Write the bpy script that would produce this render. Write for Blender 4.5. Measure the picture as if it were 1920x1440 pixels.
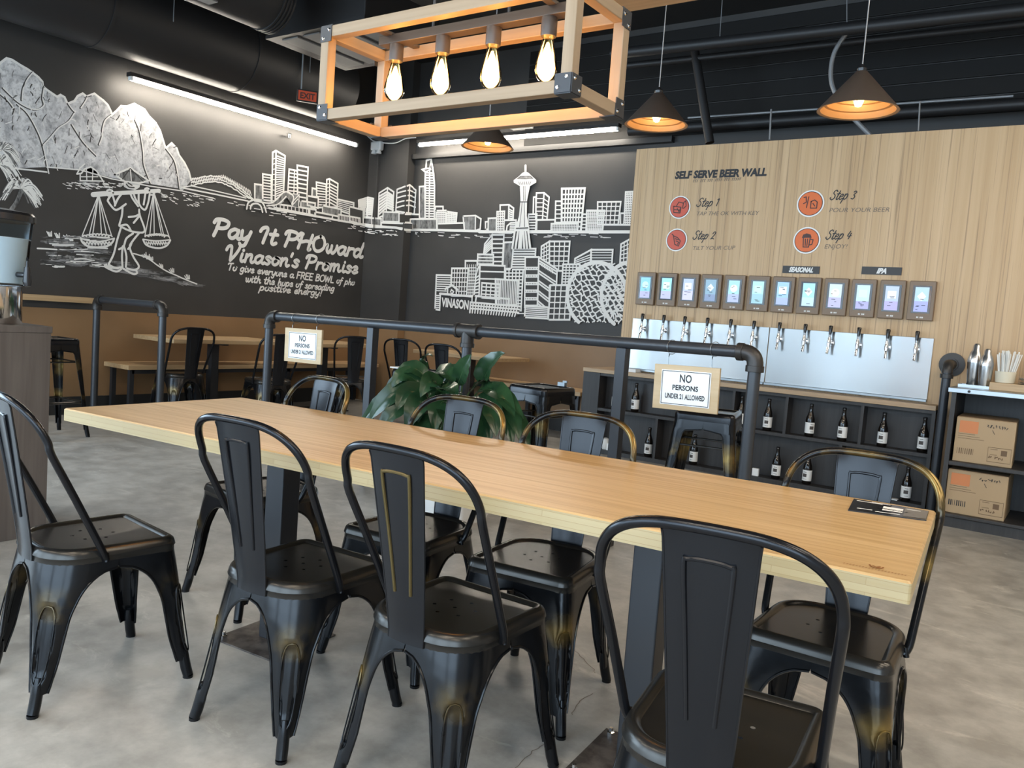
import bpy, bmesh, math, random
import numpy as np
from mathutils import Vector, Matrix
random.seed(7)
SC = bpy.context.scene
for o in list(bpy.data.objects): bpy.data.objects.remove(o, do_unlink=True)
COL = SC.collection
# ------------------------------------------------------------------ camera
YAW, PITCH, ROLL, FPX, CAMH = 0.606612, 0.0817761, 0.0740046, 1521.5, 1.17
_v = np.array([-math.sin(YAW)*math.cos(PITCH), math.cos(YAW)*math.cos(PITCH), -math.sin(PITCH)])
_r = np.array([math.cos(YAW), math.sin(YAW), 0.0]); _u = np.cross(_r, _v)
_c, _s = math.cos(ROLL), math.sin(ROLL)
_r, _u = _c*_r+_s*_u, -_s*_r+_c*_u
CAMP = np.array([0, 0, CAMH])
cam = bpy.data.cameras.new('camera'); camo = bpy.data.objects.new('camera', cam); COL.objects.link(camo)
cam.sensor_width = 36; cam.lens = FPX/1920*36; cam.clip_start = 0.02
camo.matrix_world = Matrix(((_r[0], _u[0], -_v[0], 0), (_r[1], _u[1], -_v[1], 0), (_r[2], _u[2], -_v[2], CAMH), (0, 0, 0, 1)))
SC.camera = camo
# ------------------------------------------------------------------ view + world + daylight
vs = SC.view_settings
vs.view_transform = 'Standard'; vs.look = 'None'; vs.gamma = 1; vs.exposure = 0.40
try: vs.use_curve_mapping = False
except Exception: pass
w = bpy.data.worlds.new('world'); SC.world = w; w.use_nodes = True
w.node_tree.nodes['Background'].inputs[0].default_value = (0.62, 0.80, 1.0, 1)
w.node_tree.nodes['Background'].inputs[1].default_value = 1.2
def window_light(name, loc, rot, sx, sy, energy, col):
    l = bpy.data.lights.new(name, 'AREA'); l.shape = 'RECTANGLE'; l.size = sx; l.size_y = sy; l.energy = energy; l.color = col
    o = bpy.data.objects.new(name, l); COL.objects.link(o); o.location = loc; o.rotation_euler = rot
    return o
# daylight entering through the shopfront windows behind the camera
WIN = [(-5.9, 2.6), (-3.1, 2.6), (-0.3, 2.6), (2.5, 2.6)]     # x centre, width of the four front windows
for i, (wx, ww) in enumerate(WIN):
    window_light('window_daylight', (wx, -2.92, 1.55), (math.radians(90), 0, 0), ww-.1, 2.6, 92, (0.66, 0.84, 1.0))
# and through unseen side windows, added in the left wall to brighten the floor
SWY0, SWY1, SWZ0, SWZ1 = -2.4, 1.6, .35, 2.85
window_light('window_daylight', (-7.40, (SWY0+SWY1)/2, (SWZ0+SWZ1)/2), (0, math.radians(-90), 0), SWZ1-SWZ0-.1, SWY1-SWY0-.1, 210, (0.64, 0.83, 1.0))

# ------------------------------------------------------------------ pixel (1920x1440) -> place
def ray(x, y): return _v+_r*(x-960)/FPX-_u*(y-720)/FPX
def at_z(x, y, z): d = ray(x, y); return CAMP+d*(z-CAMH)/d[2]
def at_y(x, y, Y): d = ray(x, y); return CAMP+d*Y/d[1]
def at_x(x, y, X): d = ray(x, y); return CAMP+d*X/d[0]

# ------------------------------------------------------------------ materials
MATS = {}
def M(name, col=(.5, .5, .5), rough=.5, metal=0.0, emit=None, es=0.0, spec=None, coat=0.0, trans=0.0, alpha=1.0, ior=None):
    if name in MATS: return MATS[name]
    m = bpy.data.materials.new(name); m.use_nodes = True
    b = m.node_tree.nodes['Principled BSDF']
    b.inputs['Base Color'].default_value = (*col, 1); b.inputs['Roughness'].default_value = rough; b.inputs['Metallic'].default_value = metal
    if emit: b.inputs['Emission Color'].default_value = (*emit, 1); b.inputs['Emission Strength'].default_value = es
    if spec is not None: b.inputs['Specular IOR Level'].default_value = spec
    if coat: b.inputs['Coat Weight'].default_value = coat; b.inputs['Coat Roughness'].default_value = .12
    if trans: b.inputs['Transmission Weight'].default_value = trans
    if ior: b.inputs['IOR'].default_value = ior
    b.inputs['Alpha'].default_value = alpha
    MATS[name] = m
    return m
def nodes(m): return m.node_tree.nodes, m.node_tree.links, m.node_tree.nodes['Principled BSDF']
def coords(m, scale, src='Object'):
    n, l, b = nodes(m)
    tc = n.new('ShaderNodeTexCoord'); mp = n.new('ShaderNodeMapping'); mp.inputs['Scale'].default_value = scale
    l.new(tc.outputs[src], mp.inputs['Vector']); return mp.outputs['Vector']
def noise(m, vec, scale, detail=4, rough=.5, dist=0.0):
    n, l, b = nodes(m); t = n.new('ShaderNodeTexNoise')
    t.inputs['Scale'].default_value = scale; t.inputs['Detail'].default_value = detail; t.inputs['Roughness'].default_value = rough; t.inputs['Distortion'].default_value = dist
    l.new(vec, t.inputs['Vector']); return t.outputs['Fac']
def ramp(m, fac, stops):
    n, l, b = nodes(m); r = n.new('ShaderNodeValToRGB'); e = r.color_ramp.elements
    while len(e) < len(stops): e.new(.5)
    for k, (p, c) in enumerate(stops): e[k].position = p; e[k].color = (*c, 1) if len(c) == 3 else c
    l.new(fac, r.inputs['Fac']); return r.outputs['Color']
def mixc(m, fac, a, b_):
    n, l, b = nodes(m); x = n.new('ShaderNodeMix'); x.data_type = 'RGBA'
    for s, val in ((x.inputs[0], fac), (x.inputs[6], a), (x.inputs[7], b_)):
        if hasattr(val, 'is_output'): l.new(val, s)
        elif isinstance(val, (int, float)): s.default_value = val
        else: s.default_value = (*val, 1)
    return x.outputs[2]
def base(m, out): n, l, b = nodes(m); l.new(out, b.inputs['Base Color'])
def bump(m, h, strength=.2, dist=.01):
    n, l, b = nodes(m); x = n.new('ShaderNodeBump'); x.inputs['Strength'].default_value = strength; x.inputs['Distance'].default_value = dist
    l.new(h, x.inputs['Height']); l.new(x.outputs['Normal'], b.inputs['Normal'])
def roughv(m, fac, a, b_):
    n, l, b = nodes(m); x = n.new('ShaderNodeMapRange'); x.inputs[3].default_value = a; x.inputs[4].default_value = b_
    l.new(fac, x.inputs[0]); l.new(x.outputs[0], b.inputs['Roughness'])
def math_(m, op, a, b_=None):
    n, l, b = nodes(m); x = n.new('ShaderNodeMath'); x.operation = op
    for s, val in ((x.inputs[0], a), (x.inputs[1], b_)):
        if val is None: continue
        if hasattr(val, 'is_output'): l.new(val, s)
        else: s.default_value = val
    return x.outputs[0]

# concrete floor
m = M('concrete', rough=.38)
v = coords(m, (1, 1, 1)); n1 = noise(m, v, .9, 6, .6, .4); n2 = noise(m, v, 7, 8, .65); n3 = noise(m, coords(m, (1, 2.2, 1)), 2.2, 7, .7, .8)
c1 = ramp(m, n1, [(.32, (.235, .225, .205)), (.68, (.45, .435, .40))])
c2 = mixc(m, .42, c1, ramp(m, n2, [(.36, (.17, .165, .15)), (.64, (.52, .505, .47))]))
c3 = mixc(m, ramp(m, n3, [(.58, (0, 0, 0)), (.68, (.7, .7, .7))]), c2, (.56, .54, .49))
base(m, c3); roughv(m, n2, .26, .5); bump(m, n2, .06, .004)
# chalkboard black
m = M('chalkboard', (.028, .027, .026), rough=.55)
n1 = noise(m, coords(m, (1, 1, 1)), 1.5, 5); base(m, ramp(m, n1, [(.3, (.034, .033, .032)), (.7, (.048, .046, .044))]))
MATS['chalk'] = M('chalk', (.80, .79, .76), rough=.9)
m = M('chalk_shade', rough=.9); n1 = noise(m, coords(m, (1, 1, .35)), 22, 6, .7)
base(m, ramp(m, n1, [(.35, (.05, .05, .05)), (.75, (.42, .42, .41))]))
m = M('chalk_mountain', rough=.9)
n1 = noise(m, coords(m, (1, 1, .7)), 6, 9, .72, .6); n2 = noise(m, coords(m, (1, 1, 1)), 26, 6, .7)
cc = ramp(m, n1, [(.25, (.16, .16, .17)), (.45, (.55, .55, .56)), (.62, (.78, .78, .78))])
base(m, mixc(m, ramp(m, n2, [(.40, (.45, .45, .45)), (.50, (0, 0, 0))]), cc, (.16, .16, .17)))
m = M('chalk_streak', rough=.9); n1 = noise(m, coords(m, (1, .35, 3)), 9, 5, .7)
base(m, ramp(m, n1, [(.42, (.035, .034, .033)), (.72, (.46, .46, .47))]))
# brown painted lower wall
m = M('brown_paint', rough=.5)
n1 = noise(m, coords(m, (1, 1, 1)), 2, 4); base(m, ramp(m, n1, [(.3, (.235, .135, .062)), (.7, (.28, .165, .08))]))
M('black_paint', (.013, .012, .012), .5)
M('ceiling_black', (.008, .008, .008), .8)
M('dark_trim', (.02, .02, .02), .5)
M('plain_wall', (.35, .34, .33), .7)
# oak veneer with vertical grain (tap wall)
m = M('oak_veneer', rough=.5)
n1 = noise(m, coords(m, (70, 70, .6)), 1, 3, .6); n2 = noise(m, coords(m, (14, 14, .25)), 1, 4, .6); n3 = noise(m, coords(m, (170, 170, .5)), 1, 2, .5)
c1 = ramp(m, n2, [(.3, (.50, .325, .165)), (.7, (.62, .43, .245))])
c2 = mixc(m, ramp(m, n1, [(.54, (0, 0, 0)), (.66, (.75, .75, .75))]), c1, (.28, .175, .09))
base(m, mixc(m, ramp(m, n3, [(.62, (0, 0, 0)), (.8, (.5, .5, .5))]), c2, (.56, .43, .30)))
# table top: laminated light wood, grain along x
m = M('table_wood', rough=.34, spec=.5)
n1 = noise(m, coords(m, (1.1, 55, 55)), 1, 5, .6, .3); n2 = noise(m, coords(m, (.8, 10, 10)), 1, 3, .5); n3 = noise(m, coords(m, (3, 160, 30)), 1, 2, .5)
c1 = ramp(m, n2, [(.3, (.475, .31, .138)), (.7, (.555, .375, .18))])
c2 = mixc(m, ramp(m, n1, [(.44, (0, 0, 0)), (.64, (.75, .75, .75))]), c1, (.36, .21, .076))
base(m, mixc(m, ramp(m, n3, [(.6, (0, 0, 0)), (.8, (.3, .3, .3))]), c2, (.62, .38, .18))); roughv(m, n1, .28, .42)
m = M('table_edge', rough=.42)
v = coords(m, (1, 1, 1)); n, l, b = nodes(m)
br = n.new('ShaderNodeTexBrick'); br.inputs['Scale'].default_value = 1; br.inputs['Brick Width'].default_value = .34; br.inputs['Row Height'].default_value = .014
br.inputs['Mortar Size'].default_value = .0006; br.inputs['Color1'].default_value = (.36, .28, .145, 1); br.inputs['Color2'].default_value = (.42, .335, .185, 1); br.inputs['Mortar'].default_value = (.31, .225, .11, 1)
sx = n.new('ShaderNodeSeparateXYZ'); cx = n.new('ShaderNodeCombineXYZ'); l.new(v, sx.inputs[0])
ad = math_(m, 'ADD', sx.outputs[0], sx.outputs[1]); l.new(ad, cx.inputs[0]); l.new(sx.outputs[2], cx.inputs[1]); l.new(cx.outputs[0], br.inputs['Vector'])
n1 = noise(m, coords(m, (3, 3, 130)), 1, 3); base(m, mixc(m, ramp(m, n1, [(.5, (0, 0, 0)), (.8, (.35, .35, .35))]), br.outputs['Color'], (.37, .26, .115)))
# pale wood (furniture at the walls, signs, lamp frame)
def wood(name, a, b_, c, axis=0, rough=.45, f=40):
    m = M(name, rough=rough); sc = [f, f, f]; sc[axis] = 1.2
    n1 = noise(m, coords(m, tuple(sc)), 1, 5, .6, .3)
    base(m, ramp(m, n1, [(.3, a), (.55, b_), (.8, c)])); return m
wood('pale_wood', (.40, .26, .13), (.48, .33, .18), (.55, .39, .22), 1)
wood('pale_wood_x', (.40, .26, .13), (.48, .33, .18), (.55, .39, .22), 0)
wood('lamp_wood', (.25, .175, .105), (.30, .215, .135), (.34, .25, .16), 0)
wood('lamp_wood_y', (.25, .175, .105), (.30, .215, .135), (.34, .25, .16), 1)
wood('lamp_wood_z', (.25, .175, .105), (.30, .215, .135), (.34, .25, .16), 2)
wood('sign_wood', (.50, .36, .20), (.56, .42, .25), (.62, .47, .29), 0, f=25)
wood('dark_wood', (.018, .017, .017), (.028, .026, .026), (.04, .037, .036), 2, .5)
wood('grey_wood', (.075, .062, .055), (.105, .088, .078), (.14, .12, .105), 2, .5, 22)
wood('counter_wood', (.36, .24, .14), (.44, .31, .185), (.50, .37, .23), 0)
wood('orange_board', (.46, .25, .10), (.52, .29, .125), (.58, .33, .15), 0)
# black chair metal with rubbed brass edges
def chair_metal(name, wear, corner=False):
    m = M(name, (.010, .011, .013), rough=.30, metal=.55); n, l, b = nodes(m)
    v = coords(m, (1, 1, 1)); n1 = noise(m, v, 9, 3, .5)
    sp = n.new('ShaderNodeSeparateXYZ'); l.new(v, sp.inputs[0])
    # wear bands: brass rubbed through on the shoulder of the legs and round the bends of the back tube
    def band(c, wd):
        d = math_(m, 'ABSOLUTE', math_(m, 'SUBTRACT', sp.outputs[2], c)); x = n.new('ShaderNodeMapRange')
        x.inputs[1].default_value = 0; x.inputs[2].default_value = wd; x.inputs[3].default_value = 1; x.inputs[4].default_value = 0; l.new(d, x.inputs[0]); return x.outputs[0]
    bb = None
    for c, wd in wear:
        q = band(c, wd); bb = q if bb is None else math_(m, 'MAXIMUM', bb, q)
    if corner:     # rubbed only on the corner of the leg
        pr = math_(m, 'ABSOLUTE', math_(m, 'MULTIPLY', sp.outputs[0], sp.outputs[1])); x = n.new('ShaderNodeMapRange')
        x.inputs[1].default_value = .019; x.inputs[2].default_value = .029; l.new(pr, x.inputs[0]); bb = math_(m, 'MULTIPLY', bb, x.outputs[0])
    f = math_(m, 'MULTIPLY', bb, ramp(m, n1, [(.40, (0, 0, 0)), (.66, (.85, .85, .85))]))
    base(m, mixc(m, f, (.010, .011, .013), (.30, .20, .055)))
    n2 = noise(m, v, 40, 4); roughv(m, n2, .16, .25)
    return m
chair_metal('chair_metal', [(.295, .055)], True)
M('chair_tube', (.014, .015, .018), .22, .6)
chair_metal('chair_tube_gold', [(.80, .13), (.62, .05)])
M('chair_plain', (.045, .043, .040), .27, .75)
M('splat_metal', (.012, .013, .016), .22, .5)
M('brass_rub', (.11, .08, .03), .34, .6)
M('foot_rubber', (.02, .02, .018), .6)
m = M('pipe_black', (.045, .049, .056), rough=.36, metal=.35)
M('fitting_iron', (.045, .042, .040), .42, .5)
M('steel_post', (.035, .037, .042), .4, .4)
m = M('raw_plate', (.10, .085, .075), .5, .5); n1 = noise(m, coords(m, (1, 1, 1)), 14, 6, .6); base(m, ramp(m, n1, [(.4, (.06, .05, .046)), (.62, (.17, .15, .135))]))
m = M('brushed_steel', (.50, .53, .545), rough=.30, metal=1.0)
m.node_tree.nodes['Principled BSDF'].inputs['Anisotropic'].default_value = .92
tg = m.node_tree.nodes.new('ShaderNodeCombineXYZ'); tg.inputs[2].default_value = 1.0; m.node_tree.links.new(tg.outputs[0], m.node_tree.nodes['Principled BSDF'].inputs['Tangent'])
n1 = noise(m, coords(m, (.35, 1, 260)), 1, 3); n2 = noise(m, coords(m, (2.2, 1, .25)), 1, 3); bump(m, math_(m, 'ADD', math_(m, 'MULTIPLY', n1, .05), math_(m, 'MULTIPLY', n2, 3.0)), .4, .004)
M('chrome', (.75, .76, .78), .10, 1.0)
M('satin_steel', (.34, .37, .39), .32, 1.0)
M('shaker_steel', (.62, .63, .64), .26, 1.0)
M('handle_black', (.012, .012, .013), .25)
M('bronze', (.085, .065, .052), .42, .3)
m = M('ribbed_gold', (.36, .20, .085), .45, .2)
M('white_paint', (.75, .75, .74), .5)
M('white_plastic', (.70, .71, .70), .4)
M('planter_white', (.74, .75, .75), .42)
M('soil', (.03, .022, .016), .9)
M('paper_white', (.82, .83, .83), .6)
M('sign_white', (.84, .86, .88), .5)
M('ink_black', (.012, .012, .014), .5)
M('ink_grey', (.16, .13, .10), .6)
M('plate_dark', (.035, .033, .032), .5)
M('badge_white', (.85, .84, .82), .5)
M('badge_red', (.62, .10, .055), .5)
M('badge_orange', (.72, .15, .03), .5)
M('badge_dark', (.06, .02, .015), .5)
M('screen_frame', (.20, .135, .085), .45, .1)
M('screen_glass', (.01, .01, .012), .12)
M('card_brown', (.40, .285, .165), .7)
M('card_edge', (.30, .20, .11), .75)
M('label_orange', (.55, .20, .075), .6)
M('print_brown', (.14, .085, .045), .7)
M('bottle_glass', (.008, .006, .005), .08, spec=.6)
M('label_white', (.78, .78, .76), .6)
M('label_dark', (.07, .06, .055), .6)
m = M('leaf', (.03, .09, .035), rough=.24, spec=.4)
n1 = noise(m, coords(m, (1, 1, 1)), 9, 3); base(m, ramp(m, n1, [(.3, (.010, .032, .014)), (.7, (.026, .068, .026))]))
M('leaf_vein', (.05, .10, .035), .4)
M('stem_green', (.06, .11, .035), .5)
M('duct_black', (.016, .016, .017), .5, .1)
M('grey_unit', (.13, .125, .12), .6)
M('conduit_grey', (.28, .29, .30), .4, .4)
M('siding_black', (.008, .0078, .0076), .65, spec=.25)
M('exit_red', (.30, .03, .01), .5, emit=(1, .16, .04), es=.10)
M('lid_dark', (.02, .02, .022), .18)
M('cream', (.66, .60, .46), .55)
M('paper_straw', (.80, .79, .74), .6)
M('menu_black', (.012, .012, .013), .2)
M('menu_grey', (.13, .125, .12), .35)
M('burn_brown', (.22, .085, .02), .6)
M('tube_light', (.9, .9, .9), .5, emit=(1.0, .90, .76), es=70)
M('fill_panel', (.9, .9, .9), .5, emit=(1.0, .86, .68), es=20)
M('filament', (1, .8, .5), .5, emit=(1.0, .70, .28), es=9)
M('small_bulb', (1, .8, .5), .5, emit=(1.0, .66, .28), es=14)
def clear(name, col, amount, rough=.03):
    m = bpy.data.materials.new(name); m.use_nodes = True; n, l = m.node_tree.nodes, m.node_tree.links
    n.remove(n['Principled BSDF']); t = n.new('ShaderNodeBsdfTransparent'); t.inputs[0].default_value = (*col, 1)
    g = n.new('ShaderNodeBsdfGlossy'); g.inputs['Roughness'].default_value = rough; g.inputs[0].default_value = (.9, .9, .9, 1)
    lw = n.new('ShaderNodeLayerWeight'); lw.inputs[0].default_value = amount; x = n.new('ShaderNodeMixShader')
    l.new(lw.outputs['Fresnel'], x.inputs[0]); l.new(t.outputs[0], x.inputs[1]); l.new(g.outputs[0], x.inputs[2]); l.new(x.outputs[0], n['Material Output'].inputs[0])
    MATS[name] = m; return m
clear('amber_glass', (1.0, .86, .55), .35)
clear('jar_plastic', (.90, .94, .96), .06, .08)
clear('window_glass', (.95, .98, 1.0), .1)
M('liquid', (.66, .74, .80), .3)
# ------------------------------------------------------------------ mesh tools
class MB:
    def __init__(s): s.v = []; s.f = []; s.m = []
    def add(s, vs, fs, mi=0):
        o = len(s.v); s.v += [tuple(map(float, p)) for p in vs]; s.f += [tuple(i+o for i in f) for f in fs]; s.m += [mi]*len(fs); return s
    def box(s, lo, hi, mi=0, T=None):
        (a, b, c), (d, e, f) = lo, hi
        p = [(a, b, c), (d, b, c), (d, e, c), (a, e, c), (a, b, f), (d, b, f), (d, e, f), (a, e, f)]
        if T is not None: p = [tuple(T @ Vector(q)) for q in p]
        return s.add(p, [(0, 3, 2, 1), (4, 5, 6, 7), (0, 1, 5, 4), (1, 2, 6, 5), (2, 3, 7, 6), (3, 0, 4, 7)], mi)
    def cbox(s, c, d, mi=0, T=None): return s.box([c[i]-d[i]/2 for i in range(3)], [c[i]+d[i]/2 for i in range(3)], mi, T)
    def tube(s, path, r, n=8, mi=0, cap=True, flat=1.0):
        P = [np.array(p, float) for p in path]; R = r if hasattr(r, '__len__') else [r]*len(P)
        T = [P[min(i+1, len(P)-1)]-P[max(i-1, 0)] for i in range(len(P))]; T = [t/(np.linalg.norm(t)+1e-12) for t in T]
        a = np.array([0, 0, 1.0]) if abs(T[0][2]) < .9 else np.array([1.0, 0, 0]); N = a-T[0]*(a@T[0]); N /= np.linalg.norm(N)
        vs = []
        for i, p in enumerate(P):
            N = N-T[i]*(N@T[i]); N /= np.linalg.norm(N); B = np.cross(T[i], N)
            for k in range(n):
                t = 2*math.pi*k/n; vs.append(p+R[i]*(math.cos(t)*N+flat*math.sin(t)*B))
        fs = [(i*n+k, i*n+(k+1) % n, (i+1)*n+(k+1) % n, (i+1)*n+k) for i in range(len(P)-1) for k in range(n)]
        if cap: fs += [tuple(range(n))[::-1], tuple((len(P)-1)*n+k for k in range(n))]
        return s.add(vs, fs, mi)
    def lathe(s, prof, c=(0, 0, 0), n=20, mi=0, T=None, cap=True):
        vs = []
        for r, z in prof:
            for k in range(n):
                t = 2*math.pi*k/n; q = (c[0]+r*math.cos(t), c[1]+r*math.sin(t), c[2]+z); vs.append(q if T is None else tuple(T @ Vector(q)))
        L = len(prof); fs = [(i*n+k, i*n+(k+1) % n, (i+1)*n+(k+1) % n, (i+1)*n+k) for i in range(L-1) for k in range(n)]
        if cap:
            if prof[0][0] > 1e-4: fs.append(tuple(range(n))[::-1])
            if prof[-1][0] > 1e-4: fs.append(tuple((L-1)*n+k for k in range(n)))
        return s.add(vs, fs, mi)
    def prism(s, poly, z0, z1, mi=0):
        n = len(poly); return s.add([(x, y, z0) for x, y in poly]+[(x, y, z1) for x, y in poly], [tuple(range(n))[::-1], tuple(range(n, 2*n))]+[(i, (i+1) % n, n+(i+1) % n, n+i) for i in range(n)], mi)
    def build(s, name, mats, parent=None, smooth=False, loc=None, bev=0, ang=35):
        me = bpy.data.meshes.new(name); me.from_pydata(s.v, [], s.f)
        if not isinstance(mats, (list, tuple)): mats = [mats]
        for x in mats: me.materials.append(MATS[x])
        if len(mats) > 1: me.polygons.foreach_set('material_index', s.m)
        bm = bmesh.new(); bm.from_mesh(me); bmesh.ops.recalc_face_normals(bm, faces=bm.faces); bm.to_mesh(me); bm.free()
        if smooth:
            me.polygons.foreach_set('use_smooth', [True]*len(me.polygons))
            try: me.set_sharp_from_angle(angle=math.radians(ang))
            except Exception: pass
        me.update()
        o = bpy.data.objects.new(name, me); COL.objects.link(o)
        if parent is not None: o.parent = parent
        if loc is not None: o.location = loc
        if bev:
            md = o.modifiers.new('bevel', 'BEVEL'); md.width = bev; md.segments = 2; md.limit_method = 'ANGLE'; md.angle_limit = math.radians(40)
        return o
def tag(o, label=None, cat=None, group=None, kind=None):
    if label: o['label'] = label
    if cat: o['category'] = cat
    if group: o['group'] = group
    if kind: o['kind'] = kind
    return o
def thing(name, label, cat, loc=(0, 0, 0), rz=0, group=None):
    o = bpy.data.objects.new(name, None); COL.objects.link(o); o.empty_display_size = .1
    o.location = tuple(map(float, loc)); o.rotation_euler = (0, 0, rz); return tag(o, label, cat, group)
def copy_tree(o, parent=None):
    c = o.copy(); COL.objects.link(c); c.parent = parent
    for ch in o.children: copy_tree(ch, c)
    return c
def dup(src, loc, rz, label, group=None):
    c = copy_tree(src); c.location = tuple(map(float, loc)); c.rotation_euler = (0, 0, rz); c['label'] = label
    if group: c['group'] = group
    return c
def smooth_path(pts, n=6, closed=False):
    P = [np.array(p, float) for p in pts]; out = []; L = len(P)
    for i in range(L if closed else L-1):
        g = lambda k: P[k % L] if closed else P[max(0, min(L-1, k))]
        a, b, c, d = g(i-1), g(i), g(i+1), g(i+2)
        for k in range(n):
            t = k/n; out.append(.5*((2*b)+(c-a)*t+(2*a-5*b+4*c-d)*t*t+(3*b-a-3*c+d)*t**3))
    if not closed: out.append(P[-1])
    return out
def bend(a, b, c, r, n=6):
    "rounded corner a-b-c"
    a, b, c = map(lambda q: np.array(q, float), (a, b, c)); u = (a-b)/np.linalg.norm(a-b); w = (c-b)/np.linalg.norm(c-b)
    p, q = b+u*r, b+w*r; return [(1-t)**2*p+2*t*(1-t)*b+t*t*q for t in np.linspace(0, 1, n+1)]
def round_poly(pts, radii, seg=6):
    out = []; n = len(pts)
    for i in range(n):
        p0, p, p1 = (np.array(pts[(i+k) % n], float) for k in (-1, 0, 1)); u = (p0-p)/np.linalg.norm(p0-p); w = (p1-p)/np.linalg.norm(p1-p)
        ang = math.acos(max(-1, min(1, u@w))); d = radii[i]/math.tan(ang/2); a, b = p+u*d, p+w*d
        c = p+(u+w)/np.linalg.norm(u+w)*(radii[i]/math.sin(ang/2))
        a0, a1 = math.atan2(*(a-c)[::-1]), math.atan2(*(b-c)[::-1]); da = (a1-a0+math.pi) % (2*math.pi)-math.pi
        for k in range(seg+1): t = a0+da*k/seg; out.append((c[0]+radii[i]*math.cos(t), c[1]+radii[i]*math.sin(t)))
    return out
def text_mesh(s, size, shear=0.0, bold=0.0, align='CENTER', space=1.0):
    "text outline as (verts2d, faces)"
    cu = bpy.data.curves.new('t', 'FONT'); cu.body = s; cu.size = size; cu.shear = shear; cu.offset = bold; cu.align_x = align; cu.space_character = space
    cu.resolution_u = 3
    ob = bpy.data.objects.new('t', cu); COL.objects.link(ob); dg = bpy.context.evaluated_depsgraph_get()
    me = bpy.data.meshes.new_from_object(ob.evaluated_get(dg)); V = [(p.co.x, p.co.y) for p in me.vertices]; F = [tuple(p.vertices) for p in me.polygons]
    bpy.data.objects.remove(ob, do_unlink=True); bpy.data.curves.remove(cu); bpy.data.meshes.remove(me); return V, F
def text_obj(name, s, size, mat, parent, org, ux, uy, shear=0.0, bold=0.0, align='CENTER', space=1.0, width=None, label=None):
    "flat lettering on a surface: org = baseline point, ux/uy = directions of reading and of up"
    V, F = text_mesh(s, size, shear, bold, align, space); ux = np.array(ux, float); uy = np.array(uy, float); org = np.array(org, float)
    k = 1.0
    if width and V: x0, x1 = min(p[0] for p in V), max(p[0] for p in V); k = width/(x1-x0)
    mb = MB(); mb.add([org+ux*p[0]*k+uy*p[1] for p in V], F)
    o = mb.build(name, mat, parent)
    if label: o['label'] = label
    return o
RK = [0]
def ribbon(mb, pts, wd, nrm, mi=0, rnd=True):
    "flat brush stroke through 3d pts lying on a plane with normal nrm: one mitred strip with rounded ends"
    N = np.array(nrm, float); RK[0] = (RK[0]+1) % 300; lift = N*RK[0]*1.2e-5; P = []
    for p in pts:
        p = np.array(p, float)+lift
        if not P or np.linalg.norm(p-P[-1]) > 1e-5: P.append(p)
    if len(P) < 2: return
    h = wd/2; n = len(P); D = [(P[i+1]-P[i])/np.linalg.norm(P[i+1]-P[i]) for i in range(n-1)]
    vs = []
    for i in range(n):
        d0, d1 = D[max(0, i-1)], D[min(n-2, i)]; s0, s1 = np.cross(N, d0), np.cross(N, d1); m_ = s0+s1; L = np.linalg.norm(m_)
        m_ = s1 if L < .3 else m_/L; k = h/max(.45, float(m_@s1)); vs += [P[i]-m_*k, P[i]+m_*k]
    mb.add(vs, [(2*i, 2*i+1, 2*i+3, 2*i+2) for i in range(n-1)], mi)
    for p, d in ((P[0], -D[0]), (P[-1], D[-1])):
        s_ = np.cross(N, d); mb.add([p+h*(math.cos(t)*s_+math.sin(t)*d) for t in np.linspace(0, math.pi, 5)], [(0, 1, 2, 3, 4)], mi)
# ------------------------------------------------------------------ the room
XL, YB, YC, CEIL = -7.45, 7.40, 7.28, 4.1
XC = float(at_y(754, 485, YC)[0])
XR, YF = 4.2, -3.0
WH = .952                      # height of the brown lower wall
def struct(name, mb, mat, parent=None, **k):
    o = mb.build(name, mat, parent, **k)
    if parent is None: o['kind'] = 'structure'
    return o
struct('floor', MB().box((XL-.2, YF-.2, -.1), (XR+.2, YB+.2, 0)), 'concrete')
struct('ceiling', MB().box((XL-.2, YF-.2, CEIL), (XR+.2, YB+.2, CEIL+.1)), 'ceiling_black')
wl = struct('wall_left', MB().box((XL-.15, SWY1, 0), (XL, YB+.15, CEIL)).box((XL-.15, YF-.15, 0), (XL, SWY0, CEIL)).box((XL-.15, SWY0, 0), (XL, SWY1, SWZ0)).box((XL-.15, SWY0, SWZ1), (XL, SWY1, CEIL)), 'chalkboard')
f = MB()
for a, b_ in (((SWY0, SWZ0), (SWY0+.05, SWZ1)), ((SWY1-.05, SWZ0), (SWY1, SWZ1)), ((SWY0, SWZ0), (SWY1, SWZ0+.05)), ((SWY0, SWZ1-.05), (SWY1, SWZ1)), ((-.43, SWZ0), (-.37, SWZ1))): f.box((XL-.1, a[0], a[1]), (XL-.05, b_[0], b_[1]))
f = struct('window_5', f, 'dark_trim'); struct('pane', MB().box((XL-.08, SWY0+.05, SWZ0+.05), (XL-.075, SWY1-.05, SWZ1-.05)), 'window_glass', f)  # side window added out of view for more daylight inside
wb = struct('wall_back', MB().box((XL, YB, 0), (XR, YB+.15, CEIL)), 'chalkboard')
col = struct('wall_column', MB().box((XL+.001, YC, 0), (XC, YB, CEIL)), 'chalkboard')
# brown lower walls, with a thin shadow-gap trim
struct('wainscot', MB().box((XL, SWY1+.02, .0), (XL+.012, YC-.001, WH)), 'brown_paint', wl)
struct('wainscot', MB().box((XC+.013, YB-.012, 0), (-3.44, YB, WH)), 'brown_paint', wb)
struct('wainscot', MB().box((XL+.013, YC-.012, 0), (XC+.012, YB-.013, WH)), 'brown_paint', col)
struct('baseboard_left', MB().box((XL+.012, YF, 0), (XL+.03, YC-.02, .16)), 'dark_trim')
struct('baseboard_back', MB().box((XC+.03, YB-.03, 0), (-3.75, YB-.012, .16)), 'dark_trim')
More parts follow.
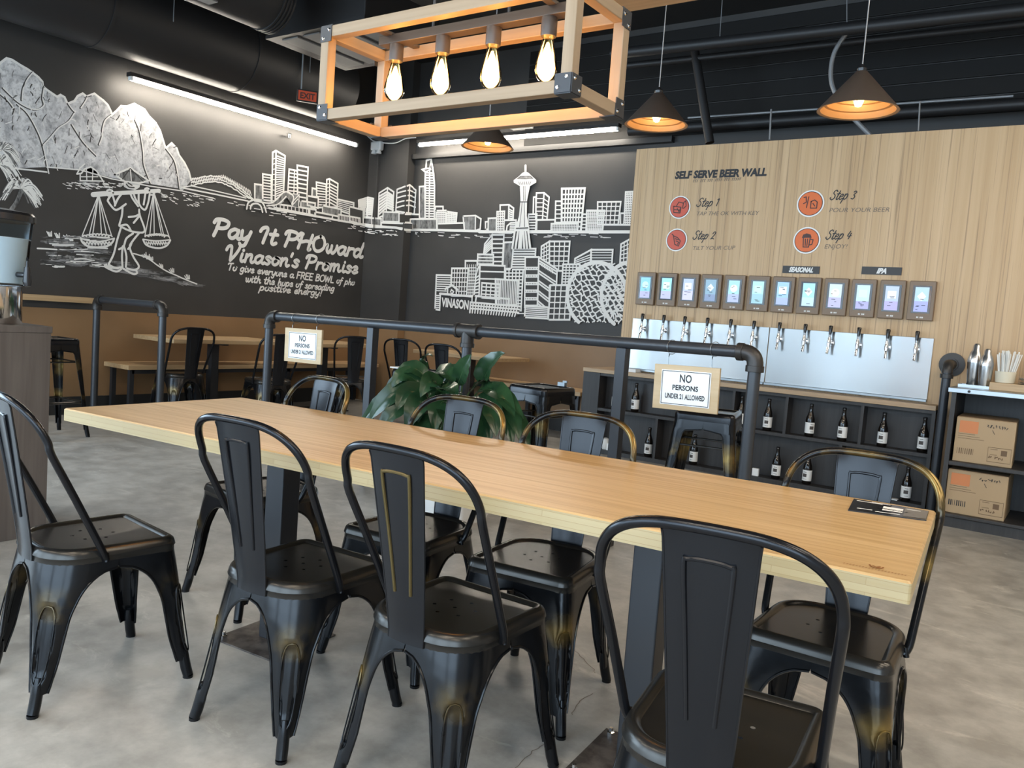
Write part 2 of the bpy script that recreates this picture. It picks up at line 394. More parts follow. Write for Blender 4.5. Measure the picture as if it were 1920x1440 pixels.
# front wall with the shopfront windows (behind the camera) and the right wall
fw = MB(); xs = [XL]
for wx, ww in WIN: xs += [wx-ww/2, wx+ww/2]
xs.append(XR)
for i in range(0, len(xs), 2): fw.box((xs[i], YF-.15, 0), (xs[i+1], YF, CEIL))
for wx, ww in WIN: fw.box((wx-ww/2, YF-.15, 0), (wx+ww/2, YF, .2)); fw.box((wx-ww/2, YF-.15, 2.9), (wx+ww/2, YF, CEIL))
struct('wall_front', fw, 'plain_wall')
for i, (wx, ww) in enumerate(WIN):
    f = MB(); a, b_ = wx-ww/2, wx+ww/2
    for lo, hi in (((a, .2), (a+.05, 2.9)), ((b_-.05, .2), (b_, 2.9)), ((a, .2), (b_, .25)), ((a, 2.85), (b_, 2.9)), ((wx-.02, .2), (wx+.02, 2.9))): f.box((lo[0], YF-.1, lo[1]), (hi[0], YF-.05, hi[1]))
    o = struct('window_%d' % (i+1), f, 'dark_trim')
    struct('pane', MB().box((a+.05, YF-.08, .25), (b_-.05, YF-.075, 2.85)), 'window_glass', o)
struct('wall_right', MB().box((XR, YF-.15, 0), (XR+.15, YB+.15, CEIL)), 'plain_wall')
# tap wall: boxed-out oak partition
YT, XT, ZT = 6.63, -3.435, 2.745
wt = struct('wall_taps', MB().box((XT, YT, 0), (XR, YB, ZT)), 'oak_veneer')
wt['label'] = 'oak veneered partition carrying the row of beer taps'
# black corrugated siding above the partition on the back wall
for k in range(7):
    z0 = 3.03+k*.145
    struct('siding_board', MB().box((-5.2+.0, YB-.022, z0), (XR, YB-.002, z0+.135)), 'siding_black', wb, bev=.006)
struct('trim_1', MB().box((XC+.01, YB-.07, 2.965), (XT, YB, 3.02)), 'dark_trim')
# hairline cracks in the concrete
crk = MB()
for path in ([(1055, 1190), (1075, 1215), (1100, 1240), (1118, 1262)], [(965, 1440), (1000, 1408), (1030, 1392)], [(1072, 1340), (1085, 1318), (1112, 1300)]):
    pts = [at_z(x+random.uniform(-3, 3), y, .0008) for x, y in smooth_path([(a, b_) for a, b_ in path], 5)]
    ribbon(crk, pts, .0022, (0, 0, 1))
crk.build('crack', 'ink_grey', bpy.data.objects['floor'])

# ------------------------------------------------------------------ chalk mural
SURF = {'L': (wl, (1, 0, 0)), 'C': (col, (0, -1, 0)), 'S': (col, (1, 0, 0)), 'B': (wb, (0, -1, 0))}
def cast(x, y, force=None):
    p = at_x(x, y, XL)
    if force == 'L' or (force is None and p[1] <= YC): return 'L', p
    p = at_y(x, y, YC)
    if force == 'C' or (force is None and p[0] <= XC): return 'C', p
    p = at_x(x, y, XC)
    if force == 'S' or (force is None and p[1] < YB): return 'S', p
    return 'B', at_y(x, y, YB)
FM = ['chalk', 'chalk_shade', 'chalkboard', 'chalk_mountain', 'chalk_streak']
class Fig:
    def __init__(s, name, zoom=(0, 0, 1)): s.name = name; s.mb = {}; s.z = zoom; s.k = 0
    def P(s, p): return (s.z[0]+p[0]/s.z[2], s.z[1]+p[1]/s.z[2])
    def off(s, key, p): return np.array(p)+np.array(SURF[key][1])*(.0012+.00035*s.k)
    def line(s, pts, w=3.6, mi=0, smooth=False, closed=False):
        pts = [s.P(p) for p in pts]
        if smooth: pts = [tuple(q) for q in smooth_path(pts, 5, closed)]
        if closed: pts = pts+[pts[0]]
        q = []
        for a, b_ in zip(pts[:-1], pts[1:]):
            n = max(1, int(math.hypot(b_[0]-a[0], b_[1]-a[1])/2.5)) if 640 < max(a[0], b_[0]) and min(a[0], b_[0]) < 790 else 1
            q += [(a[0]+(b_[0]-a[0])*k/n, a[1]+(b_[1]-a[1])*k/n) for k in range(n)]
        q.append(pts[-1]); run = []; cur = None
        for p in q:
            key, c = cast(*p)
            if cur is not None and key != cur: s._emit(cur, run, w, mi); run = []
            cur = key; run.append(s.off(key, c))
        s._emit(cur, run, w, mi); return s
    def _emit(s, key, run, w, mi):
        if not run: return
        d = np.linalg.norm(run[0]-CAMP); ribbon(s.mb.setdefault(key, MB()), run, w*d/FPX*1.02, SURF[key][1], mi)
    def fill(s, poly, mi=2):
        pts = [s.P(p) for p in poly]; c = (sum(p[0] for p in pts)/len(pts), sum(p[1] for p in pts)/len(pts)); key = cast(*c)[0]
        s.mb.setdefault(key, MB()).add([s.off(key, cast(*p, force=key)[1]) for p in pts], [tuple(range(len(pts)))], mi); return s
    def up(s): s.k += 1; return s
    def building(s, poly, w=3.4, fill=2):
        s.k += 1; s.fill(poly, fill); s.k += 1; s.line(list(poly)+[poly[0]], w); return s
    def rows(s, a, b_, c, d, n, w=2.0, mi=0, lo=0, hi=None):
        "n lines between edge a-b (left, top to bottom) and edge c-d (right)"
        for k in range(lo or 1, (hi or n)): t = k/n; s.line([(a[0]+(b_[0]-a[0])*t, a[1]+(b_[1]-a[1])*t), (c[0]+(d[0]-c[0])*t, c[1]+(d[1]-c[1])*t)], w, mi)
        return s
    def grid(s, tl, tr, br, bl, nx, ny, w=2.0):
        s.rows(tl, bl, tr, br, ny, w); s.rows(tl, tr, bl, br, nx, w); return s
    def done(s, kind_label=None):
        for key, mb in s.mb.items():
            o = mb.build(s.name, FM, SURF[key][0])
            if kind_label: o['label'] = kind_label
R_ = random.Random(3)
Z1, Z2, Z3, Z4, Z5, Z6 = (0, 80, 4.8), (0, 270, 4.8), (340, 260, 4.8), (660, 260, 6.4), (900, 280, 6.4), (780, 430, 4.3636)
# mountains
sil = [(-160, 330), (-80, 240), (0, 185), (60, 140), (110, 155), (180, 200), (250, 240), (290, 268), (345, 310), (380, 350), (385, 395), (430, 430), (515, 488), (545, 470), (580, 490), (608, 550), (670, 525), (700, 480), (745, 457), (780, 485), (850, 458), (890, 490), (930, 520), (970, 560), (1000, 620), (1005, 650), (1050, 612), (1090, 570), (1140, 575), (1210, 550), (1300, 600), (1340, 660), (1400, 720), (1440, 790), (1475, 900), (1490, 950), (1545, 903), (1590, 950), (1610, 1010), (1660, 1080), (1700, 1160), (1720, 1240)]
low = [(1640, 1335), (1600, 1310), (1340, 1270), (1000, 1215), (720, 1140), (420, 1120), (120, 1130), (0, 1110), (-160, 1080)]
F = Fig('painted_mountains', Z1)
F.fill(sil+low, 3).up(); F.line(sil, 3.4)
for p in ([(390, 400), (375, 500), (385, 570), (300, 605), (160, 540), (20, 410)], [(150, 560), (240, 640), (330, 800), (380, 940), (430, 1180)], [(380, 925), (450, 850), (520, 770), (610, 710), (670, 620)], [(640, 740), (730, 880), (800, 960), (860, 1020)], [(1000, 650), (940, 700), (915, 780), (910, 850), (885, 920)], [(1210, 700), (1250, 800), (1280, 980), (1290, 1110), (1350, 1270)], [(1490, 960), (1560, 1060), (1590, 1180), (1610, 1320)], [(605, 550), (640, 600), (665, 625)], [(290, 268), (240, 330), (200, 420), (190, 520)], [(780, 485), (760, 530), (720, 590)], [(-60, 420), (60, 520), (120, 600)]):
    F.line(p, 2.6, 2, True); F.line([(x+9, y-3) for x, y in p], 1.8, 0, True)
F.up()
for k in range(230):
    x = R_.uniform(-100, 1650); y = R_.uniform(250, 1280)
    import_ok = [i for i in range(len(sil)-1) if sil[i][0] <= x <= sil[i+1][0]]
    if not import_ok: continue
    top = sil[import_ok[0]][1]; bot = 1110+max(0, x-300)*.13
    if y < top+35 or y > bot-30: continue
    a = R_.uniform(-.6, .6)+math.pi/2*(R_.random() < .8); L = R_.uniform(20, 75)
    F.line([(x, y), (x+L*.5*math.cos(a)+R_.uniform(-7, 7), y+L*.5*math.sin(a)), (x+L*math.cos(a), y+L*math.sin(a))], R_.uniform(.7, 1.6), R_.choice([2, 2, 0, 1]), True)
F.line([(120, 1130), (300, 1150), (420, 1165)], 2.4); F.line([(420, 1120), (720, 1145), (1000, 1225), (1340, 1290), (1640, 1335), (1920, 1400)], 2.0)
F.done('white chalk rock mountains')
# sailing boat + water glints
F = Fig('painted_boat', Z2)
F.fill([(720, 300), (735, 245), (810, 210), (870, 250), (930, 335), (720, 330)], 2).up()
F.line([(690, 270), (720, 215), (760, 180)], 2).line([(690, 270), (730, 265), (760, 225), (815, 205), (870, 245), (930, 340)], 2.4).line([(720, 275), (720, 330), (935, 335)], 2.0).line([(775, 225), (780, 325)], 1.6).line([(835, 220), (830, 330)], 1.6)
F.line([(730, 295), (880, 295)], 1.4).fill([(692, 328), (900, 345), (860, 385), (740, 365)], 1)
for k in range(60):
    x, y = R_.uniform(560, 1100), R_.uniform(345, 400); F.line([(x, y), (x+R_.uniform(15, 60), y+R_.uniform(4, 12))], 1.1)
for k in range(40):
    x = R_.uniform(1340, 1900); y = 385+(x-1340)*.16+R_.uniform(10, 110); F.line([(x, y), (x+R_.uniform(10, 50), y+R_.uniform(2, 10))], 1.3)
F.done('chalk sailing boat')
# palms
F = Fig('painted_palm', Z2)
for cx, cy, rr in ((185, 400, 1.0), (-10, 190, .95), (20, 60, .8)):
    for k in range(95):
        a = -math.pi*1.05+k/94*math.pi*1.35+R_.uniform(-.1, .1); L = R_.uniform(110, 215)*rr
        x1, y1 = cx+L*.55*math.cos(a), cy+L*.5*math.sin(a); x2, y2 = cx+L*math.cos(a), cy+L*.62*math.sin(a)+L*.42*abs(math.cos(a))
        F.line([(cx, cy), (x1, y1), (x2, y2+30)], R_.uniform(.8, 1.9), R_.choice([0, 0, 1]), True)
F.line([(190, 420), (150, 520), (100, 590), (80, 640)], 6, 1, True)
F.done('chalk palm crowns')
# porter with carrying pole
F = Fig('painted_porter', Z2)
for k in range(120):
    x = R_.uniform(330, 930); y = R_.uniform(830, 1105); L = R_.uniform(60, 220)
    F.line([(x, y), (x+L*.5, y+R_.uniform(-4, 10)), (min(980, x+L), y+R_.uniform(-6, 14))], R_.uniform(1, 3.2), R_.choice([4, 4, 1, 0]), True)
for k in range(90):
    x = R_.uniform(1000, 1700); y0 = 1090+(x-1000)*.24; y = y0+R_.uniform(-40, 60)*(1-(x-1000)/900); L = R_.uniform(50, 170)
    F.line([(x, y), (x+L, y+R_.uniform(4, 26))], R_.uniform(1, 2.8), R_.choice([4, 4, 1]))
F.line([(1200, 985), (1250, 1000), (1300, 1015), (1360, 1050), (1420, 1095), (1500, 1145), (1580, 1180), (1680, 1225), (1770, 1260)], 2.2, 0, True)
for x, y in ((1300, 1020), (1330, 1035), (1360, 1045), (1450, 1110), (1550, 1155), (1690, 1215), (640, 870), (600, 850), (520, 845), (450, 830)):
    for k in range(4): F.line([(x+k*8-10, y), (x+k*14-30, y-R_.uniform(20, 45))], 1.6)
F.up().fill([(1095, 440), (1250, 440), (1345, 450), (1300, 590), (1255, 640), (1300, 780), (1230, 795), (1070, 735), (1095, 575), (1030, 590), (970, 510), (1000, 460)], 2)
F.fill([(1085, 750), (1250, 795), (1185, 880), (1165, 930), (1245, 1100), (1100, 1110), (975, 1085), (1050, 870)], 2).up()
F.fill([(1030, 275), (1170, 215), (1335, 330), (1250, 352), (1120, 338)], 1).up()
F.line([(1030, 275), (1170, 215), (1335, 330), (1250, 352), (1120, 338), (1030, 275)], 3).line([(1170, 220), (1180, 330)], 1.6).line([(1172, 222), (1285, 335)], 1.6, 2).line([(1168, 222), (1100, 315)], 1.4, 2)
F.fill([(1110, 345), (1260, 355), (1255, 390), (1215, 415), (1150, 405), (1115, 385)], 0).up().line([(1135, 362), (1160, 388), (1205, 392)], 2, 2, True).line([(1150, 350), (1185, 372)], 2, 2)
F.line([(835, 456), (1430, 420)], 6.5).line([(835, 456), (950, 446)], 8)
for cx, cy, r in ((985, 440, 30), (1320, 418, 22)): F.line([(cx+r*math.cos(t), cy+r*math.sin(t)) for t in np.linspace(0, 6.28, 9)], 3)
PW = 3.3
for p in ([(1000, 455), (970, 500), (975, 525), (1030, 590), (1075, 580), (1130, 540)], [(1005, 450), (1020, 490), (1035, 550)], [(1100, 440), (1060, 490), (1030, 555)], [(1100, 560), (1095, 640), (1070, 730)], [(1070, 735), (1150, 775), (1230, 795), (1300, 780), (1255, 640), (1250, 590)],
          [(1245, 440), (1250, 540), (1300, 592), (1330, 530), (1345, 450)], [(1290, 545), (1305, 450)], [(1165, 430), (1190, 490), (1240, 560)], [(1195, 430), (1215, 490), (1240, 530)], [(1155, 657), (1215, 650), (1255, 630)], [(1200, 710), (1250, 650)], [(1085, 735), (1140, 728), (1175, 778)],
          [(1085, 755), (1050, 870), (1020, 990), (975, 1082)], [(1102, 920), (1095, 1010), (1100, 1110)], [(975, 1085), (1030, 1112), (1100, 1108)], [(1112, 915), (1135, 1010), (1130, 1105)], [(1250, 800), (1190, 875), (1165, 930), (1200, 1020), (1247, 1100), (1210, 1132), (1140, 1120)], [(1195, 805), (1135, 850), (1110, 920), (1068, 948)], [(1185, 880), (1170, 920), (1150, 945)],
          [(955, 1085), (945, 1105), (1040, 1148), (1088, 1125)], [(1105, 1120), (1190, 1168), (1230, 1162), (1222, 1135)]): F.line(p, PW, 0, True)
F.fill([(955, 1088), (1075, 1120), (1040, 1145), (948, 1105)], 0).fill([(1110, 1120), (1222, 1140), (1228, 1162), (1190, 1165)], 0)
for ap, ends, bowl, rim in (((885, 455), [(735, 830), (800, 820), (832, 810), (910, 800), (955, 810), (1005, 835)], [(725, 848), (740, 885), (790, 920), (880, 930), (970, 915), (1010, 882), (1024, 850)], [(725, 850), (800, 870), (900, 878), (1024, 850)]),
                            ((1380, 430), [(1300, 832), (1345, 822), (1385, 815), (1450, 815), (1475, 840), (1525, 850)], [(1285, 860), (1310, 905), (1370, 930), (1440, 936), (1500, 912), (1530, 866)], [(1285, 858), (1400, 872), (1530, 862)])):
    for e in ends: F.line([ap, e], 1.7)
    F.line(bowl, 3.2, 0, True).line(rim, 2.4, 0, True)
    cx = sum(p[0] for p in rim)/len(rim); x0, x1 = rim[0][0]+35, rim[-1][0]-35
    for k in range(9):
        x = x0+(x1-x0)*k/8; F.line([(x+18*math.cos(t), 838+16*math.sin(t)-14*math.sin(k/8*3.14)) for t in np.linspace(3.4, 6.0, 5)], 2.2); F.line([(x-8, 880), (x+8, 905), (x+16, 882)], 2)
F.done('white line drawing of a porter with a carrying pole and two baskets')
# skyline on the left wall
F = Fig('painted_skyline', Z3)
F.line([(0, 438), (90, 425), (300, 470), (580, 535)], 2.0).line([(20, 445), (300, 500), (600, 562)], 2.6)
for off in (0, 28, 55):
    pts = [(90, 365+off), (180, 350+off*.95), (250, 335+off), (330, 340+off*.9), (400, 362+off*.95), (470, 395+off), (540, 450+off*.9), (640, 540+off*.2)]
    pts = [(x+R_.uniform(-4, 4), y+R_.uniform(-6, 6)) for x, y in smooth_path(pts, 5)]; F.line(pts, 2.2)
for k in range(34):
    t = k/33; x = 95+t*520; y = 375-150*math.sin(t*1.25)*.28+max(0, t-.55)*330; F.line([(x, y-20), (x+14, y+26)], 1.6)
def bld(F, poly, shade=False, w=3.0): F.building(poly, w, 1 if shade else 2)
for x in ((660, 540, 408), ): bld(F, [(660, 545), (660, 408), (730, 418), (730, 555)], True)
bld(F, [(732, 552), (732, 318), (808, 330), (808, 560)]); F.rows((732, 318), (732, 552), (808, 330), (808, 560), 9, 2)
bld(F, [(812, 600), (820, 125), (850, 108), (932, 155), (915, 560), (850, 615)]); F.line([(850, 108), (842, 610)], 3); F.rows((850, 130), (842, 610), (930, 165), (915, 560), 22, 2, lo=1); F.rows((820, 140), (812, 600), (850, 125), (842, 610), 10, 1.4)
bld(F, [(955, 500), (968, 275), (1042, 290), (1042, 505)]); F.rows((968, 275), (955, 500), (1042, 290), (1042, 505), 7, 2.4); F.line([(1015, 285), (1010, 500)], 2)
bld(F, [(1045, 560), (1040, 240), (1138, 258), (1125, 575)]); F.rows((1040, 240), (1045, 560), (1138, 258), (1125, 575), 8, 2.6)
bld(F, [(1172, 520), (1175, 445), (1215, 455), (1215, 525)], True); bld(F, [(1215, 620), (1212, 392), (1300, 410), (1300, 620)]); F.rows((1212, 392), (1215, 620), (1300, 410), (1300, 620), 9, 2)
bld(F, [(1300, 615), (1305, 370), (1330, 362), (1405, 405), (1398, 620)]); F.line([(1330, 362), (1328, 620)], 2.6); F.rows((1330, 375), (1328, 600), (1405, 415), (1398, 640), 8, 2.4); F.rows((1305, 375), (1302, 610), (1330, 370), (1328, 605), 7, 1.6)
bld(F, [(1400, 545), (1548, 578), (1545, 690), (1400, 640)]); F.rows((1400, 545), (1400, 640), (1548, 578), (1545, 690), 6, 1.6)
bld(F, [(1130, 515), (1228, 532), (1225, 625), (1130, 600)]); bld(F, [(1070, 560), (1200, 580), (1195, 640), (1070, 620)], True)
bld(F, [(830, 585), (1140, 628), (1140, 680), (830, 620)])
for k in range(9): x = 850+k*34; F.line([(x, 592+k*4.5), (x, 622+k*6)], 1.8)
bld(F, [(1150, 615), (1205, 640), (1200, 695), (1150, 680)]); bld(F, [(1265, 602), (1432, 636), (1430, 705), (1265, 670)], True); bld(F, [(1195, 658), (1355, 690), (1350, 722), (1195, 695)])
bld(F, [(1505, 612), (1630, 642), (1630, 775), (1505, 740)]); bld(F, [(1405, 682), (1600, 716), (1600, 768), (1405, 738)]); F.rows((1405, 682), (1600, 716), (1405, 738), (1600, 768), 14, 1.5)
F.up().fill([(990, 500), (1052, 505), (1050, 620), (985, 605)], 1); F.line([(990, 610), (1000, 560), (1052, 505), (1048, 620)], 2).line([(1000, 590), (1040, 545)], 1.8)
F.up().fill([(740, 580), (830, 570), (925, 478), (995, 515), (985, 590), (945, 530), (860, 600), (780, 605)], 1); F.line([(650, 560), (780, 580), (840, 555), (925, 478), (1000, 518), (985, 590)], 2.6, 0, True); F.line([(760, 605), (860, 590), (935, 520)], 2.2, 0, True)
F.up().fill([(580, 632), (600, 580), (660, 552), (730, 580), (758, 662)], 2)
for r in (1.0, .62): F.line([(668-88*r, 632), (668-70*r, 632-60*r), (668, 640-90*r), (668+60*r, 640-55*r), (668+88*r, 662)], 3, 0, True)
F.line([(780, 625), (1150, 690), (1600, 770), (1700, 792), (1920, 800)], 3.6)
for k in range(44):
    x = R_.uniform(20, 1750); y = 470+x*.19+R_.uniform(10, 75)*(1 if x > 600 else .6); F.line([(x, y), (x+R_.uniform(15, 60), y+R_.uniform(2, 10))], 1.3)
F.done('white line drawing of a river city with an arched bridge')
F = Fig('painted_skyline', Z4)
bld(F, [(75, 740), (190, 705), (260, 720), (240, 945), (125, 935), (80, 840)]); F.line([(190, 705), (185, 940)], 3)
for k in range(9): t = k/9; F.line([(80+40*t*(t > .4), 755+180*t), (187, 728+205*t)], 3.2); F.line([(187, 728+205*t), (257-15*t, 742+190*t)], 3.0)
bld(F, [(328, 655), (430, 590), (505, 640), (490, 880), (318, 950)]); F.line([(430, 590), (415, 880)], 3)
for k in range(7): t = k/7; F.line([(326, 695+250*t), (422, 640+215*t), (498, 690+195*t)], 3.6)
F.up().line([(545, 610), (690, 555), (770, 620), (750, 905), (530, 870), (545, 610)], 3.0); F.line([(690, 555), (672, 905)], 3)
for k in range(4): t = k/4; F.line([(543, 655+230*t), (610, 635+230*t), (686, 618+240*t), (765, 655+225*t)], 2.6)
bld(F, [(570, 905), (815, 910), (815, 1010), (570, 1005)]); bld(F, [(120, 945), (355, 962), (350, 1052), (120, 1022)], True); F.line([(240, 955), (240, 1040)], 2); bld(F, [(355, 1010), (725, 1022), (725, 1088), (360, 1052)]); bld(F, [(380, 880), (570, 885), (570, 1000), (375, 995)], True)
bld(F, [(815, 960), (815, 578), (890, 572), (880, 960)], True)
tw = [(885, 965), (882, 565), (888, 400), (850, 372), (895, 360), (900, 265), (955, 242), (985, 420), (997, 560), (995, 965)]
bld(F, tw, False, 3.6); F.line([(940, 355), (932, 960)], 3); F.line([(940, 355), (955, 250)], 2); F.line([(895, 360), (945, 358), (950, 372), (888, 400)], 2.4)
for k in range(18):
    t = k/18; y = 410+550*t; F.line([(886, y), (937, y+2)], 2.6); F.line([(937, y+2), (984+12*min(1, t*2.5), y+3)], 2.6)
bld(F, [(1005, 865), (1005, 815), (1098, 815), (1098, 865)]); bld(F, [(1015, 865), (1132, 862), (1130, 1015), (1015, 1015)], False); F.grid((1015, 865), (1132, 862), (1130, 1015), (1015, 1015), 5, 6, 2.2)
bld(F, [(1140, 875), (1265, 895), (1255, 1012), (1140, 1012)]); F.grid((1140, 875), (1265, 895), (1255, 1012), (1140, 1012), 6, 6, 2.2)
bld(F, [(1030, 1022), (1358, 1012), (1358, 1098), (1030, 1100)]); bld(F, [(1340, 930), (1490, 925), (1555, 965), (1545, 1085), (1490, 1105), (1355, 1102)]); F.fill([(1355, 945), (1485, 942), (1480, 1095), (1365, 1095)], 1); F.line([(1490, 925), (1485, 1105)], 2.6)
bld(F, [(690, 968), (1022, 966), (1026, 1096), (730, 1090), (725, 1020), (690, 1018)], True)
bld(F, [(1610, 1090), (1610, 1000), (1642, 996), (1640, 1090)])
F.line([(0, 1010), (110, 1030), (220, 1060), (400, 1062), (540, 1070), (640, 1095), (1020, 1098), (1540, 1112), (1920, 1130)], 4.2)
for k in range(40):
    x = R_.uniform(60, 1500); y = 1085+x*.03+R_.uniform(0, 70); F.line([(x, y), (x+R_.uniform(10, 90), y+R_.uniform(-2, 10))], 1.2)
F.done('white line drawing of towers round the corner')
F = Fig('painted_skyline', Z5)
bld(F, [(640, 780), (645, 575), (672, 570), (672, 780)]); bld(F, [(670, 845), (680, 525), (770, 522), (832, 575), (805, 845)]); F.line([(770, 522), (752, 845)], 3); F.rows((680, 540), (672, 845), (770, 540), (755, 845), 6, 1.8); F.rows((770, 545), (755, 845), (830, 590), (808, 860), 6, 1.8)
bld(F, [(580, 980), (585, 780), (685, 778), (668, 980)]); F.rows((585, 780), (580, 980), (685, 778), (668, 980), 6, 2.2)
bld(F, [(245, 852), (245, 670), (350, 665), (407, 707), (400, 852)]); F.line([(350, 665), (345, 850)], 3); F.rows((350, 690), (345, 850), (405, 725), (400, 860), 6, 2.4)
bld(F, [(290, 985), (292, 850), (437, 850), (432, 985)]); bld(F, [(320, 985), (330, 920), (370, 885), (450, 880), (450, 985)]); F.rows((370, 885), (360, 985), (450, 880), (450, 985), 5, 2)
bld(F, [(70, 985), (72, 875), (105, 872), (105, 985)]); bld(F, [(105, 985), (105, 830), (202, 825), (202, 985)], True); bld(F, [(205, 985), (210, 750), (300, 745), (290, 985)]); F.grid((210, 750), (300, 745), (290, 985), (205, 985), 4, 8, 1.9)
bld(F, [(685, 980), (688, 850), (905, 845), (902, 980)]); bld(F, [(905, 980), (915, 625), (988, 625), (985, 980)]); F.rows((915, 625), (905, 980), (988, 625), (985, 980), 7, 2.2)
bld(F, [(1690, 905), (1690, 770), (1745, 770), (1740, 905)])
bld(F, [(985, 985), (990, 475), (1265, 470), (1215, 985)], False, 4); F.grid((1000, 490), (1255, 485), (1210, 985), (985, 985), 7, 9, 2.8)
bld(F, [(1220, 985), (1238, 780), (1288, 780), (1285, 985)]); F.rows((1238, 780), (1220, 985), (1288, 780), (1285, 985), 5, 2)
bld(F, [(1418, 905), (1420, 635), (1697, 632), (1665, 905)]); F.grid((1420, 635), (1697, 632), (1665, 905), (1418, 905), 5, 5, 2)
bld(F, [(1280, 985), (1290, 735), (1502, 735), (1475, 985)]); F.grid((1290, 735), (1502, 735), (1475, 985), (1280, 985), 9, 14, 1.5)
bld(F, [(1735, 908), (1757, 515), (1860, 510), (1840, 908)]); F.grid((1757, 515), (1860, 510), (1840, 908), (1735, 908), 5, 14, 2)
bld(F, [(1478, 985), (1488, 908), (1840, 910), (1830, 985)])
bld(F, [(862, 985), (866, 895), (1188, 890), (1180, 985)]); F.grid((866, 895), (1188, 890), (1180, 985), (862, 985), 16, 5, 1.2)
F.line([(0, 993), (1850, 993)], 5)
for k in range(22): x = R_.uniform(0, 1500); y = 1015+R_.uniform(0, 50); F.line([(x, y), (x+R_.uniform(20, 110), y+R_.uniform(-3, 8))], 1.1)
F.done('white line drawing of far shore towers')
F = Fig('painted_city', Z6)
def bl6(p, sh=False, w=3.3): bld(F, p, sh, w)
bl6([(555, 215), (565, 120), (625, 45), (625, 215)]); F.rows((565, 125), (555, 225), (625, 60), (625, 165), 6, 2.6)
bl6([(625, 300), (625, 45), (722, 45), (708, 300)]); F.rows((625, 45), (625, 300), (722, 45), (708, 300), 7, 2.6)
bl6([(712, 322), (722, 108), (802, 105), (785, 322)], True)
F.k += 2
F.up().fill([(815, 20), (935, 20), (945, 160), (800, 160)], 2)
bl6([(1025, 330), (1030, 140), (1095, 100), (1095, 340)]); F.grid((1030, 140), (1095, 100), (1095, 300), (1025, 320), 3, 6, 2)
bl6([(1095, 340), (1095, 100), (1262, 100), (1245, 340)]); F.grid((1095, 100), (1262, 100), (1245, 340), (1095, 340), 4, 6, 2.2)
bl6([(1300, 300), (1305, 240), (1437, 168), (1430, 300)]); F.rows((1305, 245), (1302, 300), (1437, 185), (1432, 270), 4, 1.8); bl6([(1437, 300), (1437, 168), (1614, 168), (1605, 300)]); F.rows((1437, 168), (1437, 300), (1614, 168), (1605, 300), 6, 1.4)
bl6([(1672, 300), (1682, 122), (1760, 78), (1760, 300)]); F.grid((1682, 122), (1760, 78), (1760, 300), (1672, 300), 3, 6, 2)
bl6([(405, 545), (408, 258), (505, 258), (500, 545)]); F.grid((408, 290), (505, 290), (500, 545), (405, 545), 6, 10, 1.6)
bl6([(505, 310), (510, 205), (638, 208), (635, 310)], True); F.rows((510, 205), (505, 310), (638, 208), (635, 310), 4, 2.4)
bl6([(290, 545), (298, 320), (432, 320), (418, 545)]); F.grid((298, 320), (432, 320), (418, 545), (290, 545), 6, 6, 1.8)
bl6([(160, 655), (172, 375), (293, 378), (290, 530), (205, 525), (198, 660)]); F.rows((172, 375), (168, 520), (293, 378), (290, 525), 8, 2.0); F.rows((166, 525), (160, 655), (204, 527), (199, 657), 8, 2)
bl6([(480, 545), (495, 375), (522, 300), (522, 545)]); F.rows((495, 375), (480, 545), (522, 350), (522, 545), 7, 2.6)
bl6([(735, 665), (738, 330), (882, 330), (865, 665)]); F.grid((738, 330), (882, 330), (865, 665), (735, 665), 5, 12, 2.4)
bl6([(785, 330), (803, 160), (985, 160), (975, 330)]); F.rows((803, 160), (785, 330), (985, 160), (975, 330), 8, 2.8)
bl6([(520, 590), (530, 292), (733, 300), (725, 590)]); F.line([(528, 345), (730, 350)], 2.6).line([(526, 405), (728, 410)], 2.6)
bl6([(895, 630), (900, 228), (1012, 228), (1000, 630)]); F.k += 1
for k in range(6): y = 320+k*62; F.line([(898-k, y-8), (1008-k, y-8)], 2); F.line([(897-k, y+10), (1006-k, y+10)], 2); F.rows((898, y-8), (1008, y-8), (898, y+10), (1006, y+10), 8, 2.4)
bl6([(1000, 630), (1012, 230), (1162, 328), (1155, 460), (1100, 462), (1095, 640)])
for k in range(5): y = 255+k*82; F.line([(1010-k*2, y), (1158-k*12, y+92)], 2.8); F.line([(1010-k*2, y+22), (1156-k*12, y+114)], 2.8)
F.rows((1015, 265), (1140, 345), (1020, 290), (1135, 365), 9, 2.2)
bl6([(1200, 455), (1210, 288), (1347, 288), (1340, 455)]); F.grid((1210, 288), (1347, 288), (1340, 455), (1200, 455), 5, 7, 2.2)
bl6([(660, 620), (658, 408), (842, 420), (830, 620)]); F.rows((658, 408), (842, 420), (655, 620), (830, 620), 13, 2.2)
bl6([(540, 560), (548, 440), (698, 450), (690, 570)]); F.grid((548, 440), (698, 450), (690, 570), (540, 560), 4, 4, 2.6)
bl6([(1090, 740), (1108, 458), (1285, 458), (1265, 740)]); F.grid((1108, 458), (1285, 458), (1265, 740), (1090, 740), 4, 6, 2.2)
bl6([(495, 600), (503, 548), (768, 570), (762, 625)])
F.up().fill([(450, 680), (455, 598), (865, 632), (840, 712)], 2); F.up(); F.rows((455, 598), (865, 632), (448, 682), (838, 715), 18, 2.8); F.rows((455, 598), (449, 672), (865, 632), (840, 706), 3, 3.0); F.line([(450, 682), (455, 598), (865, 632)], 3.4)
bl6([(898, 720), (903, 628), (1092, 640), (1090, 732)]); F.rows((903, 628), (898, 720), (1092, 640), (1090, 732), 6, 2); F.line([(840, 690), (900, 690)], 2)
